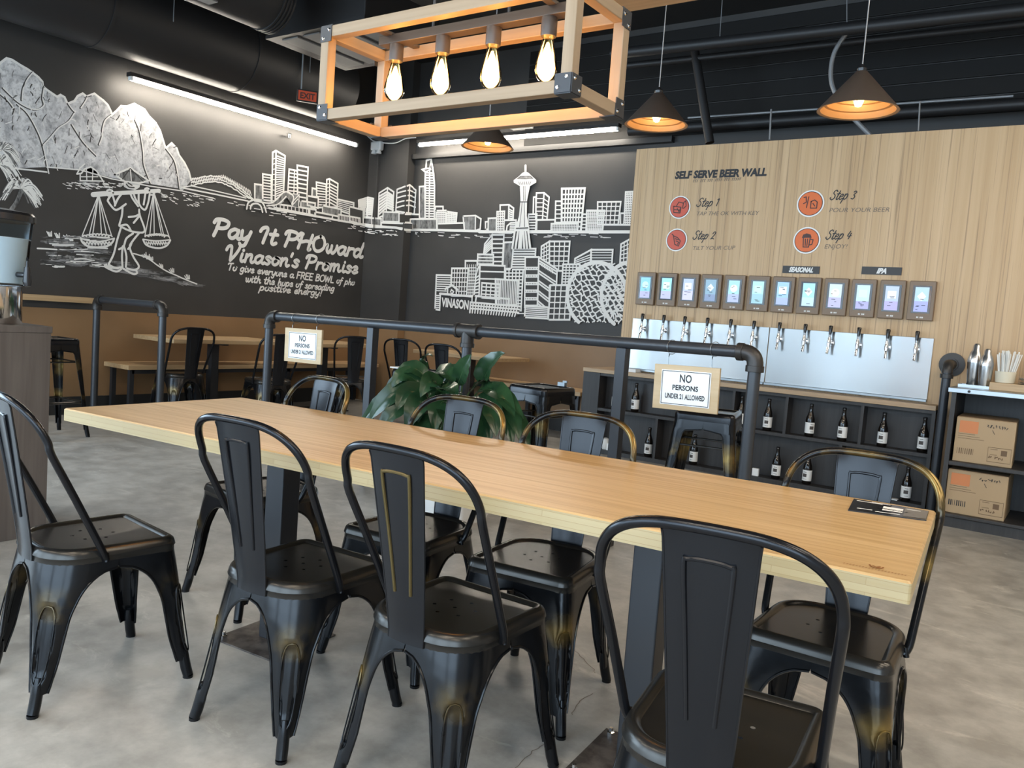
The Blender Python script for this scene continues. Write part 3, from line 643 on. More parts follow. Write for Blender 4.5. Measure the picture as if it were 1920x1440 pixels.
F.up().fill([(258, 535), (262, 485), (305, 458), (345, 490), (345, 535)], 2); F.up().line([(250, 490), (305, 458), (350, 495)], 4).line([(270, 492), (268, 532)], 3).line([(340, 495), (340, 532)], 3).line([(290, 522), (300, 495), (318, 510), (310, 525), (290, 522)], 2.6)
F.line([(205, 528), (470, 550)], 4); F.line([(470, 550), (468, 590)], 3)
# domes
for cx, cy, rx, ry, sgn in ((1490, 545, 242, 272, 0), (1800, 550, 275, 285, 1)):
    E_ = [(cx+rx*math.cos(t), cy-ry*math.sin(t)) for t in np.linspace(math.radians(232), math.radians(-25 if sgn == 0 else 20), 40)]
    F.up().fill([(cx+rx*math.cos(t), cy-ry*math.sin(t)) for t in np.linspace(math.radians(225), math.radians(-40), 30)], 2).up()
    J = {}
    def hv(i, j, odd):
        key = (i, j, odd)
        if key not in J: J[key] = (cx-rx+i*47+(23 if j % 2 else 0)+(8 if odd else -8)+R_.uniform(-13, 13), cy-ry+j*42+(13 if odd else -13)+R_.uniform(-11, 11))
        return J[key]
    ins = lambda p: ((p[0]-cx)/rx)**2+((p[1]-cy)/ry)**2 < 1.0 and p[1] < cy+215 and p[0] < 1790
    for j in range(14):
        for i in range(13):
            a = hv(i, j, 1)
            for b_ in (hv(i, j, 0), hv(i+(1 if j % 2 else 0), j+1, 0), hv(i+(1 if j % 2 else 0)-1, j+1, 0)):
                if ins(a) and ins(b_): F.line([a, b_], 2.6)
                elif ins(a) or ins(b_): F.line([a, ((a[0]+b_[0])/2, (a[1]+b_[1])/2)], 2.4)
    F.line([p for p in E_ if p[0] < 1800], 7)
F.done('white line drawing of a downtown with two glass domes')
F = Fig('painted_tower', Z5); F.k = 60
F.fill([(430, 985), (600, 985), (625, 1195), (398, 1195)], 2).up()
for a, b_ in (((432, 985), (402, 1190)), ((470, 988), (440, 1188)), ((497, 988), (482, 1188)), ((512, 988), (506, 1188)), ((532, 988), (546, 1188)), ((560, 988), (580, 1188)), ((592, 985), (618, 1190))): F.line([a, b_], 4.2)
F.fill([(492, 440), (500, 620), (482, 800), (445, 935), (602, 935), (575, 800), (578, 620), (615, 440)], 0).up()
for a in ([(535, 450), (540, 620)], [(555, 450), (560, 620)], [(520, 640), (505, 800), (490, 930)], [(545, 640), (548, 930)]): F.line(a, 1.4, 1)
F.line([(492, 635), (580, 635)], 1.8, 2)
F.fill([(428, 932), (605, 928), (608, 980), (425, 988)], 0).line([(450, 952), (590, 946)], 2, 2)
F.fill([(562, 268), (520, 290), (480, 330), (418, 375), (420, 402), (492, 445), (615, 445), (688, 402), (688, 372), (630, 320), (600, 290)], 0).up()
F.fill([(500, 322), (620, 322), (660, 356), (560, 362), (450, 360)], 2).up().fill([(500, 330), (620, 330), (640, 352), (470, 355)], 1)
for k in range(7): F.line([(480+k*24, 395), (490+k*20, 425)], 1.6, 1)
F.line([(562, 200), (562, 270)], 4)
F.done('white chalk observation tower')

# ------------------------------------------------------------------ brush lettering (single-stroke hand)
G = {
 'P': (.72, [[(.22, 1), (.18, .5), (.08, 0)], [(.0, .78), (.1, .98), (.4, 1.02), (.66, .9), (.62, .62), (.4, .5), (.16, .5)]]),
 'H': (.85, [[(.2, 1), (.16, .5), (.08, 0)], [(.78, 1), (.7, .5), (.66, 0), (.78, .04)], [(.02, .55), (.2, .45), (.5, .55), (.82, .5)], [(.0, .8), (.1, 1), (.24, .98)]]),
 'O': (.8, [[(.4, 1), (.12, .8), (.06, .4), (.2, .05), (.44, 0), (.68, .25), (.7, .65), (.56, .95), (.4, 1)]]),
 'I': (.5, [[(.0, .7), (.1, .92), (.3, 1), (.36, .85), (.3, .5), (.22, 0)]]),
 'V': (.78, [[(.0, .7), (.08, .95), (.24, 1), (.28, .7), (.3, .0)], [(.3, 0), (.5, .35), (.66, .75), (.72, 1)]]),
 'T': (.62, [[(.0, .8), (.1, .98), (.3, .95), (.6, 1)], [(.34, .95), (.3, .5), (.24, 0)]]),
 'F': (.6, [[(.12, 1), (.08, 0)], [(.1, 1), (.55, 1)], [(.1, .52), (.45, .52)]]),
 'R': (.66, [[(.12, 1), (.08, 0)], [(.1, 1), (.4, 1), (.56, .8), (.42, .55), (.1, .5)], [(.3, .5), (.6, 0)]]),
 'E': (.6, [[(.55, 1), (.12, 1)], [(.12, 1), (.08, .5), (.08, 0)], [(.08, 0), (.52, 0)], [(.1, .52), (.45, .52)]]),
 'B': (.66, [[(.12, 1), (.08, 0)], [(.1, 1), (.45, .98), (.5, .72), (.1, .52)], [(.1, .52), (.5, .46), (.56, .14), (.3, 0), (.06, 0)]]),
 'W': (.9, [[(.05, 1), (.2, 0)], [(.2, 0), (.42, .8)], [(.42, .8), (.58, 0)], [(.58, 0), (.85, 1)]]),
 'L': (.58, [[(.14, 1), (.08, 0)], [(.08, 0), (.5, 0)]]),
 'S': (.66, [[(.6, .85), (.45, 1), (.22, .92), (.2, .68), (.45, .5), (.52, .2), (.3, 0), (.05, .12), (.02, .25)]]),
 'a': (.58, [[(.46, .5), (.28, .56), (.08, .38), (.08, .1), (.24, 0), (.42, .22), (.48, .5)], [(.48, .52), (.44, .15), (.54, .0), (.64, .08)]]),
 'd': (.6, [[(.44, .48), (.26, .56), (.08, .38), (.08, .1), (.24, 0), (.42, .22)], [(.58, 1), (.48, .5), (.44, .12), (.54, 0), (.64, .08)]]),
 'e': (.5, [[(.08, .26), (.36, .32), (.4, .48), (.26, .56), (.08, .38), (.08, .12), (.24, 0), (.46, .12)]]),
 'f': (.42, [[(.46, .9), (.36, 1), (.26, .85), (.2, .4), (.12, -.2), (.0, -.3)], [(.06, .52), (.4, .54)]]),
 'g': (.56, [[(.44, .5), (.26, .56), (.08, .38), (.1, .1), (.26, .04), (.42, .22), (.48, .5)], [(.48, .52), (.42, .0), (.34, -.3), (.16, -.36), (.06, -.24)]]),
 'h': (.58, [[(.2, 1), (.14, .5), (.08, 0)], [(.12, .3), (.28, .54), (.42, .5), (.4, .2), (.46, 0), (.58, .08)]]),
 'i': (.3, [[(.14, .55), (.1, .15), (.18, 0), (.28, .08)], [(.17, .78), (.18, .82)]]),
 'm': (.86, [[(.1, .55), (.06, 0)], [(.08, .3), (.22, .54), (.34, .5), (.32, 0)], [(.32, .3), (.5, .54), (.64, .5), (.62, .15), (.7, 0), (.82, .08)]]),
 'n': (.58, [[(.1, .55), (.06, 0)], [(.08, .3), (.26, .55), (.4, .5), (.38, .15), (.46, 0), (.58, .08)]]),
 'o': (.54, [[(.26, .56), (.08, .4), (.08, .12), (.24, 0), (.42, .16), (.42, .42), (.26, .56), (.5, .5)]]),
 'p': (.58, [[(.14, .55), (.08, .1), (.0, -.4)], [(.1, .3), (.28, .56), (.46, .46), (.44, .14), (.24, 0), (.1, .12)]]),
 'r': (.44, [[(.12, .55), (.06, 0)], [(.08, .3), (.22, .5), (.42, .52)]]),
 's': (.46, [[(.4, .46), (.26, .56), (.12, .46), (.22, .32), (.36, .18), (.24, 0), (.04, .08)]]),
 't': (.42, [[(.26, .92), (.18, .4), (.16, .1), (.26, 0), (.4, .1)], [(.02, .6), (.42, .64)]]),
 'v': (.5, [[(.04, .5), (.12, .54), (.2, 0)], [(.2, 0), (.38, .3), (.46, .56)]]),
 'w': (.74, [[(.04, .5), (.1, .5), (.1, .15), (.22, 0), (.36, .3)], [(.36, .5), (.36, .15), (.48, 0), (.64, .25), (.68, .54)]]),
 'y': (.56, [[(.08, .55), (.08, .2), (.2, .04), (.4, .25)], [(.5, .56), (.4, .1), (.3, -.3), (.14, -.38), (.04, -.25)]]),
 "'": (.2, [[(.12, 1), (.06, .76)]]), '!': (.3, [[(.24, 1), (.14, .3)], [(.1, .04), (.11, .0)]]), ' ': (.4, []),
 '1': (.4, [[(.06, .7), (.24, .8), (.22, .4), (.2, 0)]]), '2': (.55, [[(.08, .6), (.2, .8), (.42, .75), (.36, .45), (.08, 0)], [(.08, 0), (.28, .06), (.48, .0)]]),
 '3': (.5, [[(.1, .72), (.26, .82), (.42, .68), (.22, .44), (.42, .25), (.3, 0), (.06, .08)]]), '4': (.55, [[(.2, .8), (.08, .32), (.5, .34)], [(.38, .6), (.32, 0)]]),
}
def stroke_text(name, s, p0, p1, H, width, mat, parent, nrm, shear=.16, off=.0016):
    "hand lettering from wall point p0 to p1 (baseline)"
    p0, p1 = np.array(p0, float), np.array(p1, float); d = p1-p0; W = np.linalg.norm(d); d /= W; up = np.array([0, 0, 1.0]); adv = sum(G[c][0] for c in s)
    k = W/adv; N = np.array(nrm, float); x = 0; mb = MB()
    for ch in s:
        for st in G[ch][1]:
            pts = smooth_path(st, 4) if len(st) > 2 else [np.array(q) for q in st]
            ribbon(mb, [p0+N*off+d*((x+q[0])*k+shear*q[1]*H)+up*q[1]*H for q in pts], width, nrm)
        x += G[ch][0]
    return mb.build(name, mat, parent)
for s, a, b_, H, wd in (('Pay It PHOward', (397, 441), (678, 483), .172, .040), ("Vinason's Promise", (421, 487), (670, 513), .150, .034), ('To give everyone a FREE BOWL of pho', (426, 506), (664, 535), .075, .016), ('with the hope of spreading', (459, 528), (626, 546), .075, .016), ('positive energy!', (485, 544), (603, 555), .075, .016)):
    stroke_text('painted_lettering', s, at_x(*a, XL), at_x(*b_, XL), H, wd, 'chalk', wl, (1, 0, 0))
q0, q1 = at_y(830, 567, YB), at_y(881, 571, YB)
text_obj('painted_lettering', 'VINASON', .14, 'chalk', wb, (q0+q1)/2+np.array([0, -.016, -.05]), (1, 0, -.04), (0, 0, 1), bold=.006, width=float(q1[0]-q0[0]))
# ------------------------------------------------------------------ metal cafe chair
def dense(poly):
    P = [np.array(p) for p in poly]; n = len(P); L = [0]
    for i in range(n): L.append(L[-1]+np.linalg.norm(P[(i+1) % n]-P[i]))
    def at(s):
        s = s % L[-1]; i = max(0, min(n-1, int(np.searchsorted(L, s, side='right'))-1)); t = (s-L[i])/(L[i+1]-L[i]+1e-12); return P[i]*(1-t)+P[(i+1) % n]*t
    def find(pt): # arclength of the nearest outline point
        ss = np.linspace(0, L[-1], 1400); return float(ss[np.argmin([np.linalg.norm(at(s)-pt) for s in ss])])
    return at, find, L[-1]
def leg_mesh(outline, corner, nextmid, prevmid, foot, ztop, zarch, h, lw, groove=True, nz=26, nc=9, zfoot=.058, arch_pow=2, curl=.020):
    """pressed sheet leg: hugs the seat outline at the top, sweeps through half an arch on both sides, ends in a tube foot.
    lw(z) half width of the leg below the arch"""
    at, find, per = outline; s0 = find(np.array(corner)); sa = (find(np.array(nextmid))-s0) % per; sb = (s0-find(np.array(prevmid))) % per
    zs = [ztop-(ztop-zarch)*k/2 for k in range(3)]+[zarch-(zarch-zfoot)*((k/(nz-3))**1.25) for k in range(1, nz-2)]
    c0 = at(s0); foot = np.array(foot); mb = MB(); ctr = np.array([0.0, 0.0]); inw = (ctr-c0)/np.linalg.norm(ctr-c0)
    def wing(A, z):
        if z >= zarch: return A
        d = zarch-z; L = lw(z)
        if d < h: op = (1-((h-d)/h)**arch_pow)**(1/arch_pow); return A-(A-L)*op
        return L
    grid = []
    for z in zs:
        t = (ztop-z)/ztop; shift = (foot-c0)*(t**.95); row = []
        for j in range(-nc, nc+1):
            s = (wing(sa, z) if j >= 0 else wing(sb, z))*j/nc; p = at(s0+s)+shift*(1 if z < zarch else .0 if False else 1)
            if curl: lz = wing(sa, z) if j >= 0 else wing(sb, z); p = p+inw*curl*max(0, min(1, (.34-z)/.20))*(abs(j)/nc)**2
            if groove:
                u = abs(s)/(.0165+.006*(z-.09)/.19); zz = (z-.188)/.095
                if u < 1.25 and abs(zz) < 1.12:
                    e = max(u, 0)**4+abs(zz)**6; dep = max(0, min(1, (1.25-e)/.5)); p = p+inw*.0075*dep
            row.append((p[0], p[1], z))
        grid.append(row)
    W = 2*nc+1; mb.add([p for r in grid for p in r], [(i*W+j, i*W+j+1, (i+1)*W+j+1, (i+1)*W+j) for i in range(len(grid)-1) for j in range(W-1)])
    inner = [tuple(np.array(p)+np.array([inw[0], inw[1], 0])*.0028) for r in grid for p in r]
    mb.add(inner, [(i*W+j, (i+1)*W+j, (i+1)*W+j+1, i*W+j+1) for i in range(len(grid)-1) for j in range(W-1)])
    for j in (0, W-1): mb.tube([grid[i][j] for i in range(2, len(grid))], .0038, 6)
    if groove:
        rim = []
        for k in range(25):
            a_ = 2*math.pi*k/24; s = .0255*math.copysign(abs(math.cos(a_))**.7, math.cos(a_)); z = .188+.104*math.copysign(abs(math.sin(a_))**.8, math.sin(a_)); s *= .72+.28*(z-.077)/.216
            q = at(s0+s)+(foot-c0)*(((ztop-z)/ztop)**.95); rim.append((q[0]-inw[0]*.0004, q[1]-inw[1]*.0004, z))
        mb.tube(rim, .0022, 6)
    b_ = np.mean([np.array(p) for p in grid[-1]], axis=0); f3 = np.array([foot[0]+inw[0]*.010, foot[1]+inw[1]*.010, 0]); r0 = .0165; dn = (b_-f3)/b_[2]
    b_ = b_+np.array([inw[0], inw[1], 0])*.004
    mb.tube([b_+dn*.045, b_+dn*.025, b_-dn*.0, f3*.5+b_*.5, f3+np.array([0, 0, .008])], [.011, .0145, r0*.96, r0*.96, r0*.92], 12)
    mb.tube([f3+np.array([0, 0, .008]), f3], [r0*.93, r0*.93], 10)
    return mb
def seat_ring(d, fy=.175, ry=-.185, wf=.176, wr=.165, rf=.038, rr=.115, seg=9):
    return round_poly([(wf-d, fy-d), (-wf+d, fy-d), (-wr+d, ry+d), (wr-d, ry+d)], [max(.008, rf-d), max(.008, rf-d), rr-d, rr-d], seg)
def pan_mesh(ring, z, holes, hr):
    bm = bmesh.new(); edges = []
    def loop(pts):
        vs = [bm.verts.new((p[0], p[1], z)) for p in pts]
        for i in range(len(vs)): edges.append(bm.edges.new((vs[i], vs[(i+1) % len(vs)])))
    loop(ring)
    for hx, hy in holes: loop([(hx+hr*math.cos(k*math.pi/4), hy+hr*math.sin(k*math.pi/4)) for k in range(8)])
    bmesh.ops.triangle_fill(bm, edges=edges, use_beauty=True); bm.verts.index_update()
    V = [tuple(v.co) for v in bm.verts]; F = [tuple(v.index for v in f.verts) for f in bm.faces]; bm.free(); return V, F
def make_chair():
    t = thing('cafe_chair', '', 'chair')
    rings = [(0.0, .398), (0.0, .412), (-.003, .416), (-.001, .424), (.003, .434), (.010, .440), (.019, .442), (.026, .439), (.031, .434)]
    mb = MB(); L = None
    R = [seat_ring(d) for d, z in rings]; n = len(R[0])
    mb.add([(x, y, z) for (d, z), r in zip(rings, R) for x, y in r], [(i*n+k, i*n+(k+1) % n, (i+1)*n+(k+1) % n, (i+1)*n+k) for i in range(len(R)-1) for k in range(n)])
    holes = [(0, -.005)]+[(.055*math.cos(a), -.005+.055*math.sin(a)) for a in [k*math.pi/3+.3 for k in range(6)]]
    V, F = pan_mesh(R[-1], .434, holes, .0052); mb.add(V, F)
    mb.build('seat', 'chair_plain', t, smooth=True, ang=50)
    out = dense(seat_ring(0, seg=14)); lw = lambda z: .024+.008*max(0, min(1, (z-.058)/.05))**.8+.026*max(0, min(1, (z-.10)/.19))
    mf, ml, mr, mk = (0, .175), (-.171, 0), (.171, 0), (0, -.185)
    # corners ordered counter-clockwise: front right, front left, rear left, rear right
    specs = [((.165, .164), mf, mr, (.207, .215)), ((-.165, .164), ml, mf, (-.207, .215)), ((-.131, -.151), mk, ml, (-.178, -.222)), ((.131, -.151), mr, mk, (.178, -.222))]
    for c, nx, pv, ft in specs: leg_mesh(out, c, nx, pv, ft, .400, .378, .135, lw).build('leg', 'chair_metal', t, smooth=True, ang=60)
    # back hoop
    pts = []
    for s in (-1, 1):
        side = [(s*.170, -.036, .405), (s*.180, -.046, .425), (s*.184, -.07, .475), (s*.192, -.133, .60), (s*.201, -.195, .72)]
        arc = [(s*.201*math.cos(f)**.62, -.195-.072*math.sin(f), .72+.142*math.sin(f)**.72) for f in np.linspace(.12, math.pi/2, 10)]
        pts.append(side+arc)
    path = pts[0]+pts[1][::-1][1:]; path = smooth_path(path, 3)
    hp = MB().tube(path, .0103, 10)
    for s in (-1, 1): hp.tube([(s*.173, -.036, .425), (s*.178, -.036, .40)], .0075, 8)
    hp.build('back_hoop', 'chair_tube', t, smooth=True, ang=60)
    # splat, pressed with an inverted-U bead
    g = []; Z = [.398, .405, .418, .432, .45, .48]+[.52+.342*k/12 for k in range(13)]
    for z in Z:
        y = -.187-.004*min(1, (z-.398)/.05)-.071*max(0, (z-.44)/.42)**1.1; hw = .053+.026*max(0, (z-.42)/.44)
        if z < .43: y = -.1885
        zt = z+(.0 if z < .85 else -.004)
        g.append([(hw*q, y-.006*(1-q*q), zt if z < .85 else zt-.010*q*q) for q in np.linspace(-1, 1, 9)])
    sp = MB(); W = 9
    for off, flip in ((0, 1), (.0028, -1)): sp.add([(p[0], p[1]+off, p[2]) for r in g for p in r], [(i*W+j, i*W+j+1, (i+1)*W+j+1, (i+1)*W+j)[::flip] for i in range(len(g)-1) for j in range(W-1)])
    for j in (0, W-1): sp.tube([(r[j][0], r[j][1]+.0014, r[j][2]) for r in g], .0028, 6)
    so = sp.build('splat', 'splat_metal', t, smooth=True, ang=50)
    def sy(z): return -.191-.071*max(0, (z-.44)/.42)**1.1-.006
    bead = [(-.024, sy(.52), .52), (-.032, sy(.66), .66), (-.040, sy(.80), .792), (-.034, sy(.81), .806), (0, sy(.81)-.000, .809), (.034, sy(.81), .806), (.040, sy(.80), .792), (.032, sy(.66), .66), (.024, sy(.52), .52)]
    b2 = MB(); pth = smooth_path(bead, 4)
    b2.tube([(p[0], p[1]+.0008, p[2]) for p in pth], .0042, 8, flat=1.0).tube([(p[0], p[1]+.0065, p[2]) for p in pth], .0040, 8)
    b2.build('pressed_bead', 'splat_metal', so, smooth=True)
    for a, b_ in (((-.150, .152), (.125, -.150)), ((.150, .152), (-.125, -.150))): MB().tube([(a[0], a[1], .345), (b_[0], b_[1], .345)], .0055, 8).build('brace', 'chair_plain', t, smooth=True)
    return t
CH = make_chair()
GRP = 'black metal chairs at the long table'
RAD = math.radians
def put(o, loc, deg, label, group=None):
    o.location = tuple(map(float, loc)); o.rotation_euler = (0, 0, RAD(deg)); o['label'] = label
    if group: o['group'] = group
put(CH, (-2.352, 1.262, 0), -6.4, 'black metal chair at the left end, pulled out, seen from its side', GRP)
chairs = [((-1.734, 1.535), 3.3, 'black metal chair on the near side, second from the left end of the table'), ((-1.217, 1.58), .8, 'black metal chair on the near side with gold bead on its splat, third from left'), ((-.480, 1.480), 7.6, 'nearest black metal chair, cut off by the bottom edge of the photo'),
          ((-1.305, 2.11), 187, 'black metal chair across the table with gold hoop, in front of the square stool'), ((-2.56, 2.045), 173, 'black metal chair across the table, farthest left, left of the plant'), ((-1.80, 2.07), 184, 'black metal chair across the table in front of the green plant'), ((-.452, 2.165), 181, 'black metal chair with brass worn hoop at the right end, across the table')]
for (x, y), d, lb in chairs:
    o = dup(CH, (x, y, 0), RAD(d), lb, GRP)
    if 'hoop' in lb or 'plant' in lb:            # rubbed to brass
        for c_ in o.children:
            if c_.name.startswith('back_hoop'): c_.material_slots[0].link = 'OBJECT'; c_.material_slots[0].material = MATS['chair_tube_gold']
    if 'gold bead' in lb:
        for c_ in o.children:
            for g_ in c_.children:
                if g_.name.startswith('pressed_bead'): g_.material_slots[0].link = 'OBJECT'; g_.material_slots[0].material = MATS['brass_rub']
G2 = 'black metal chairs at the wall tables'
for (x, y), d, lb in [((-6.78, 4.40), 82, 'black metal chair behind the short pipe frame, at the left wall table'), ((-6.10, 4.86), 76, 'black metal chair partly behind the small hanging sign'), ((-6.08, 5.88), 50, 'black metal chair between small sign and square post, at the wall table'), ((-5.78, 6.40), 20, 'black metal chair left of the plant, near the room corner'), ((-5.02, 6.20), 10, 'black metal chair just behind the plant top, by the back wall table')]:
    dup(CH, (x, y, 0), RAD(d), lb, G2)

# ------------------------------------------------------------------ backless bar stool
def make_stool():
    t = thing('bar_stool', '', 'stool')
    sq = lambda d: round_poly([(.155-d, .155-d), (-.155+d, .155-d), (-.155+d, -.155+d), (.155-d, -.155+d)], [max(.006, .03-d)]*4, 6)
    rings = [(0, .705), (0, .735), (.003, .750), (.010, .757), (.020, .760), (.028, .757), (.032, .752)]; R = [sq(d) for d, z in rings]; n = len(R[0]); mb = MB()
    mb.add([(x, y, z) for (d, z), r in zip(rings, R) for x, y in r], [(i*n+k, i*n+(k+1) % n, (i+1)*n+(k+1) % n, (i+1)*n+k) for i in range(len(R)-1) for k in range(n)])
    V, F = pan_mesh(R[-1], .752, [(0, 0)]+[(.05*math.cos(a), .05*math.sin(a)) for a in [k*math.pi/3 for k in range(6)]], .006); mb.add(V, F)
    mb.build('seat', 'splat_metal', t, smooth=True, ang=50)
    out = dense(sq(0)); lw = lambda z: .020+.036*max(0, min(1, (z-.1)/.6)); q = .146; m_ = [(0, .155), (-.155, 0), (0, -.155), (.155, 0)]
    for k, (c, f) in enumerate((((q, q), (.21, .21)), ((-q, q), (-.21, .21)), ((-q, -q), (-.21, -.21)), ((q, -q), (.21, -.21)))):
        leg_mesh(out, c, m_[k], m_[k-1], f, .71, .668, .022, lw, groove=False, nz=26, nc=6, arch_pow=2).build('leg', 'stool_metal', t, smooth=True, ang=60)
    for z, r in ((.27, .0), (.58, .0)):
        e = .152+.058*(1-z/.71)-.012
        for a, b_ in (((-e, -e), (e, -e)), ((e, -e), (e, e)), ((e, e), (-e, e)), ((-e, e), (-e, -e))):
            MB().tube([(*a, z), (*b_, z)], .009 if z < .4 else .006, 6).build('rung', 'chair_plain', t, smooth=True)
    return t
chair_metal('stool_metal', [(.52, .10), (.30, .05)])
ST = make_stool(); G3 = 'backless black metal bar stools'
put(ST, (-2.73, 4.27, 0), -8, 'black metal bar stool right of the plant, with a small clip on its seat', G3)
for (x, y), d, lb in [((-1.575, 4.12), 12, 'black metal bar stool behind the larger hanging sign'), ((-3.74, 4.28), 4, 'black metal bar stool hidden behind the left side of the plant'), ((-6.44, 3.06), 3, 'black metal bar stool beside the grey wooden cart')]: dup(ST, (x, y, 0), RAD(d), lb, G3)
tag(MB().cbox((0, 0, .012), (.05, .03, .024)).cbox((.02, 0, .03), (.03, .012, .012)).build('binder_clip', 'satin_steel', loc=(-2.66, 4.39, .7605)), 'small metal clip lying on the bar stool seat', 'clip')
mb = MB().box((-.11, -.075, 0), (.11, .075, .008)); tag(mb.build('folded_menu', 'paper_white', loc=(-3.79, 4.20, .7605)), 'white folded menu lying on the stool behind the plant', 'menu')

# ------------------------------------------------------------------ long table
TB = [at_z(115, 765, .75), at_z(1715, 1088, .75), at_z(1753, 960, .75), at_z(455, 745, .75)]   # fl, fr, br, bl
tc = sum(TB)/4; ux = (TB[1]-TB[0]+TB[2]-TB[3])/2; TLn = float(np.linalg.norm(ux)); TW = .765; trz = math.atan2(ux[1], ux[0])
tt = thing('dining_table', 'long pale wood dining table on square steel posts', 'table', (tc[0], tc[1], 0), trz)
def rbox(L, W, z0, z1, r=.008):
    p = round_poly([(L/2, W/2), (-L/2, W/2), (-L/2, -W/2), (L/2, -W/2)], [r]*4, 4); return p
pl = rbox(TLn, TW, 0, 0); mb = MB(); n = len(pl)
ins = [(x*(1-.004/TLn*2), y*(1-.004/TW*2)) for x, y in pl]
mb.add([(x, y, .708) for x, y in pl]+[(x, y, .746) for x, y in pl]+[(x, y, .75) for x, y in ins], [tuple(range(n))[::-1]]+[(i, (i+1) % n, n+(i+1) % n, n+i) for i in range(n)], 1)
mb.f.append(tuple(range(2*n, 3*n))); mb.m.append(0)
for i in range(n): mb.f.append((n+i, n+(i+1) % n, 2*n+(i+1) % n, 2*n+i)); mb.m.append(0)
mb.build('tabletop', ['table_wood', 'table_edge'], tt)
for s, dx in ((-1, .66), (1, .62)):
    x = s*(TLn/2-dx)
    MB().box((x-.04, -.04, .006), (x+.04, .04, .70)).build('post', 'steel_post', tt, bev=.004)
    MB().box((x-.10, -.26, .700), (x+.10, .26, .708)).build('top_plate', 'steel_post', tt)
    bp = MB().box((x-.145, -.145, 0), (x+.145, .145, .006)).build('base_plate', 'raw_plate', tt)
    for a in (-1, 1):
        for c in (-1, 1): MB().lathe([(.012, 0), (.012, .008), (.006, .010), (.006, .02), (0, .02)], (x+a*.12, c*.12, .006), 6).build('bolt', 'chrome', bp)
    MB().lathe([(.018, 0), (.018, .004), (.008, .008), (.006, .03), (0, .03)], (x-.0, s*-.20, .668), 8, T=None).build('mounting_bolt', 'satin_steel', tt)
# brand burned into the corner
bm_ = MB(); cp = at_z(1642, 1064, .7506); dxv = np.array([math.cos(trz), math.sin(trz), 0]); dyv = np.array([-math.sin(trz), math.cos(trz), 0])
inv = Matrix.Rotation(-trz, 4, 'Z') @ Matrix.Translation((-tc[0], -tc[1], 0))
loc = lambda p: np.array(inv @ Vector(tuple(p)))
c0 = loc(cp)
for st in ([(-.012, .012), (-.008, 0), (.0, -.004), (.010, .002), (.012, .012)], [(-.006, .010), (0, .004), (.006, .012)], [(.002, -.002), (.006, .008)]): ribbon(bm_, [c0+np.array([a, b_, 0]) for a, b_ in smooth_path(st, 4)], .004, (0, 0, 1))
for k in range(20): x = -.055+k*.0056; ribbon(bm_, [c0+np.array([x, -.018, 0]), c0+np.array([x+.002, -.013, 0])], .0016, (0, 0, 1))
bm_.build('burned_mark', 'burn_brown', tt)
# menu card with its clip-on holder
q = [at_z(*p, .7515) for p in ((1601, 936), (1742, 959), (1737, 976), (1590, 957))]
mc = thing('menu_card', 'glossy black menu card lying at the right end of the table', 'menu', (*q[3][:2], .7501))
lo = lambda p, z: (p[0]-q[3][0], p[1]-q[3][1], z)
mb = MB(); mb.add([lo(p, 0) for p in (q[3], q[2], q[1], q[0])]+[lo(p, .003) for p in (q[3], q[2], q[1], q[0])], [(3, 2, 1, 0), (4, 5, 6, 7), (0, 1, 5, 4), (1, 2, 6, 5), (2, 3, 7, 6), (3, 0, 4, 7)]); mb.build('card', 'menu_black', mc)
mix = lambda u, v: (q[3]*(1-u)+q[2]*u)*(1-v)+(q[0]*(1-u)+q[1]*u)*v
def patch(name, u0, u1, v0, v1, mat, z, par): mb = MB(); mb.add([lo(mix(*p), z) for p in ((u0, v0), (u1, v0), (u1, v1), (u0, v1))], [(0, 1, 2, 3)]); return mb.build(name, mat, par)
patch('printed_panel', .70, .99, .08, .96, 'menu_grey', .0034, mc); patch('printed_title', .42, .68, .34, .72, 'label_white', .0037, mc)
for u0, u1, v0 in ((.05, .40, .84), (.1, .3, .2), (.34, .66, .12), (.25, .5, .9), (.72, .9, .75)): patch('printed_line', u0, u1, v0, v0+.045, 'label_white', .0037, mc)
V, F_ = text_mesh('MENU', .018, shear=.2, bold=.0006)
mb = MB(); mb.add([tuple(np.array(lo(mix(.55, .43), .004))+p[0]*dxv*1.3+p[1]*dyv) for p in V], F_); mb.build('printed_word', 'ink_black', mc)

# ------------------------------------------------------------------ benches and tables at the walls
b = thing('bench', 'long pale wood bench with steel legs along the left chalk wall', 'bench', (XL+.02, 4.02, 0))
MB().box((0, 0, .44), (.42, 3.2, .482)).build('seat_board', 'pale_wood', b, bev=.004)
for y in (.06, .95, 1.85, 2.75, 3.14):
    for x in (.06, .36): MB().box((x-.02, y-.02, 0), (x+.02, y+.02, .44)).build('leg', 'steel_post', b)
MB().box((.34, .06, .40), (.38, 3.14, .44)).build('rail', 'steel_post', b)
b = thing('bench', 'pale wood bench along the back wall, behind the plant and bar stools', 'bench', (-6.55, YB-.44, 0))
MB().box((0, 0, .44), (2.55, .42, .482)).build('seat_board', 'pale_wood_x', b, bev=.004)
for x in (.06, .85, 1.7, 2.49):
    for y in (.06, .36): MB().box((x-.02, y-.02, 0), (x+.02, y+.02, .44)).build('leg', 'steel_post', b)
MB().box((.06, .04, .40), (2.49, .08, .44)).build('rail', 'steel_post', b)
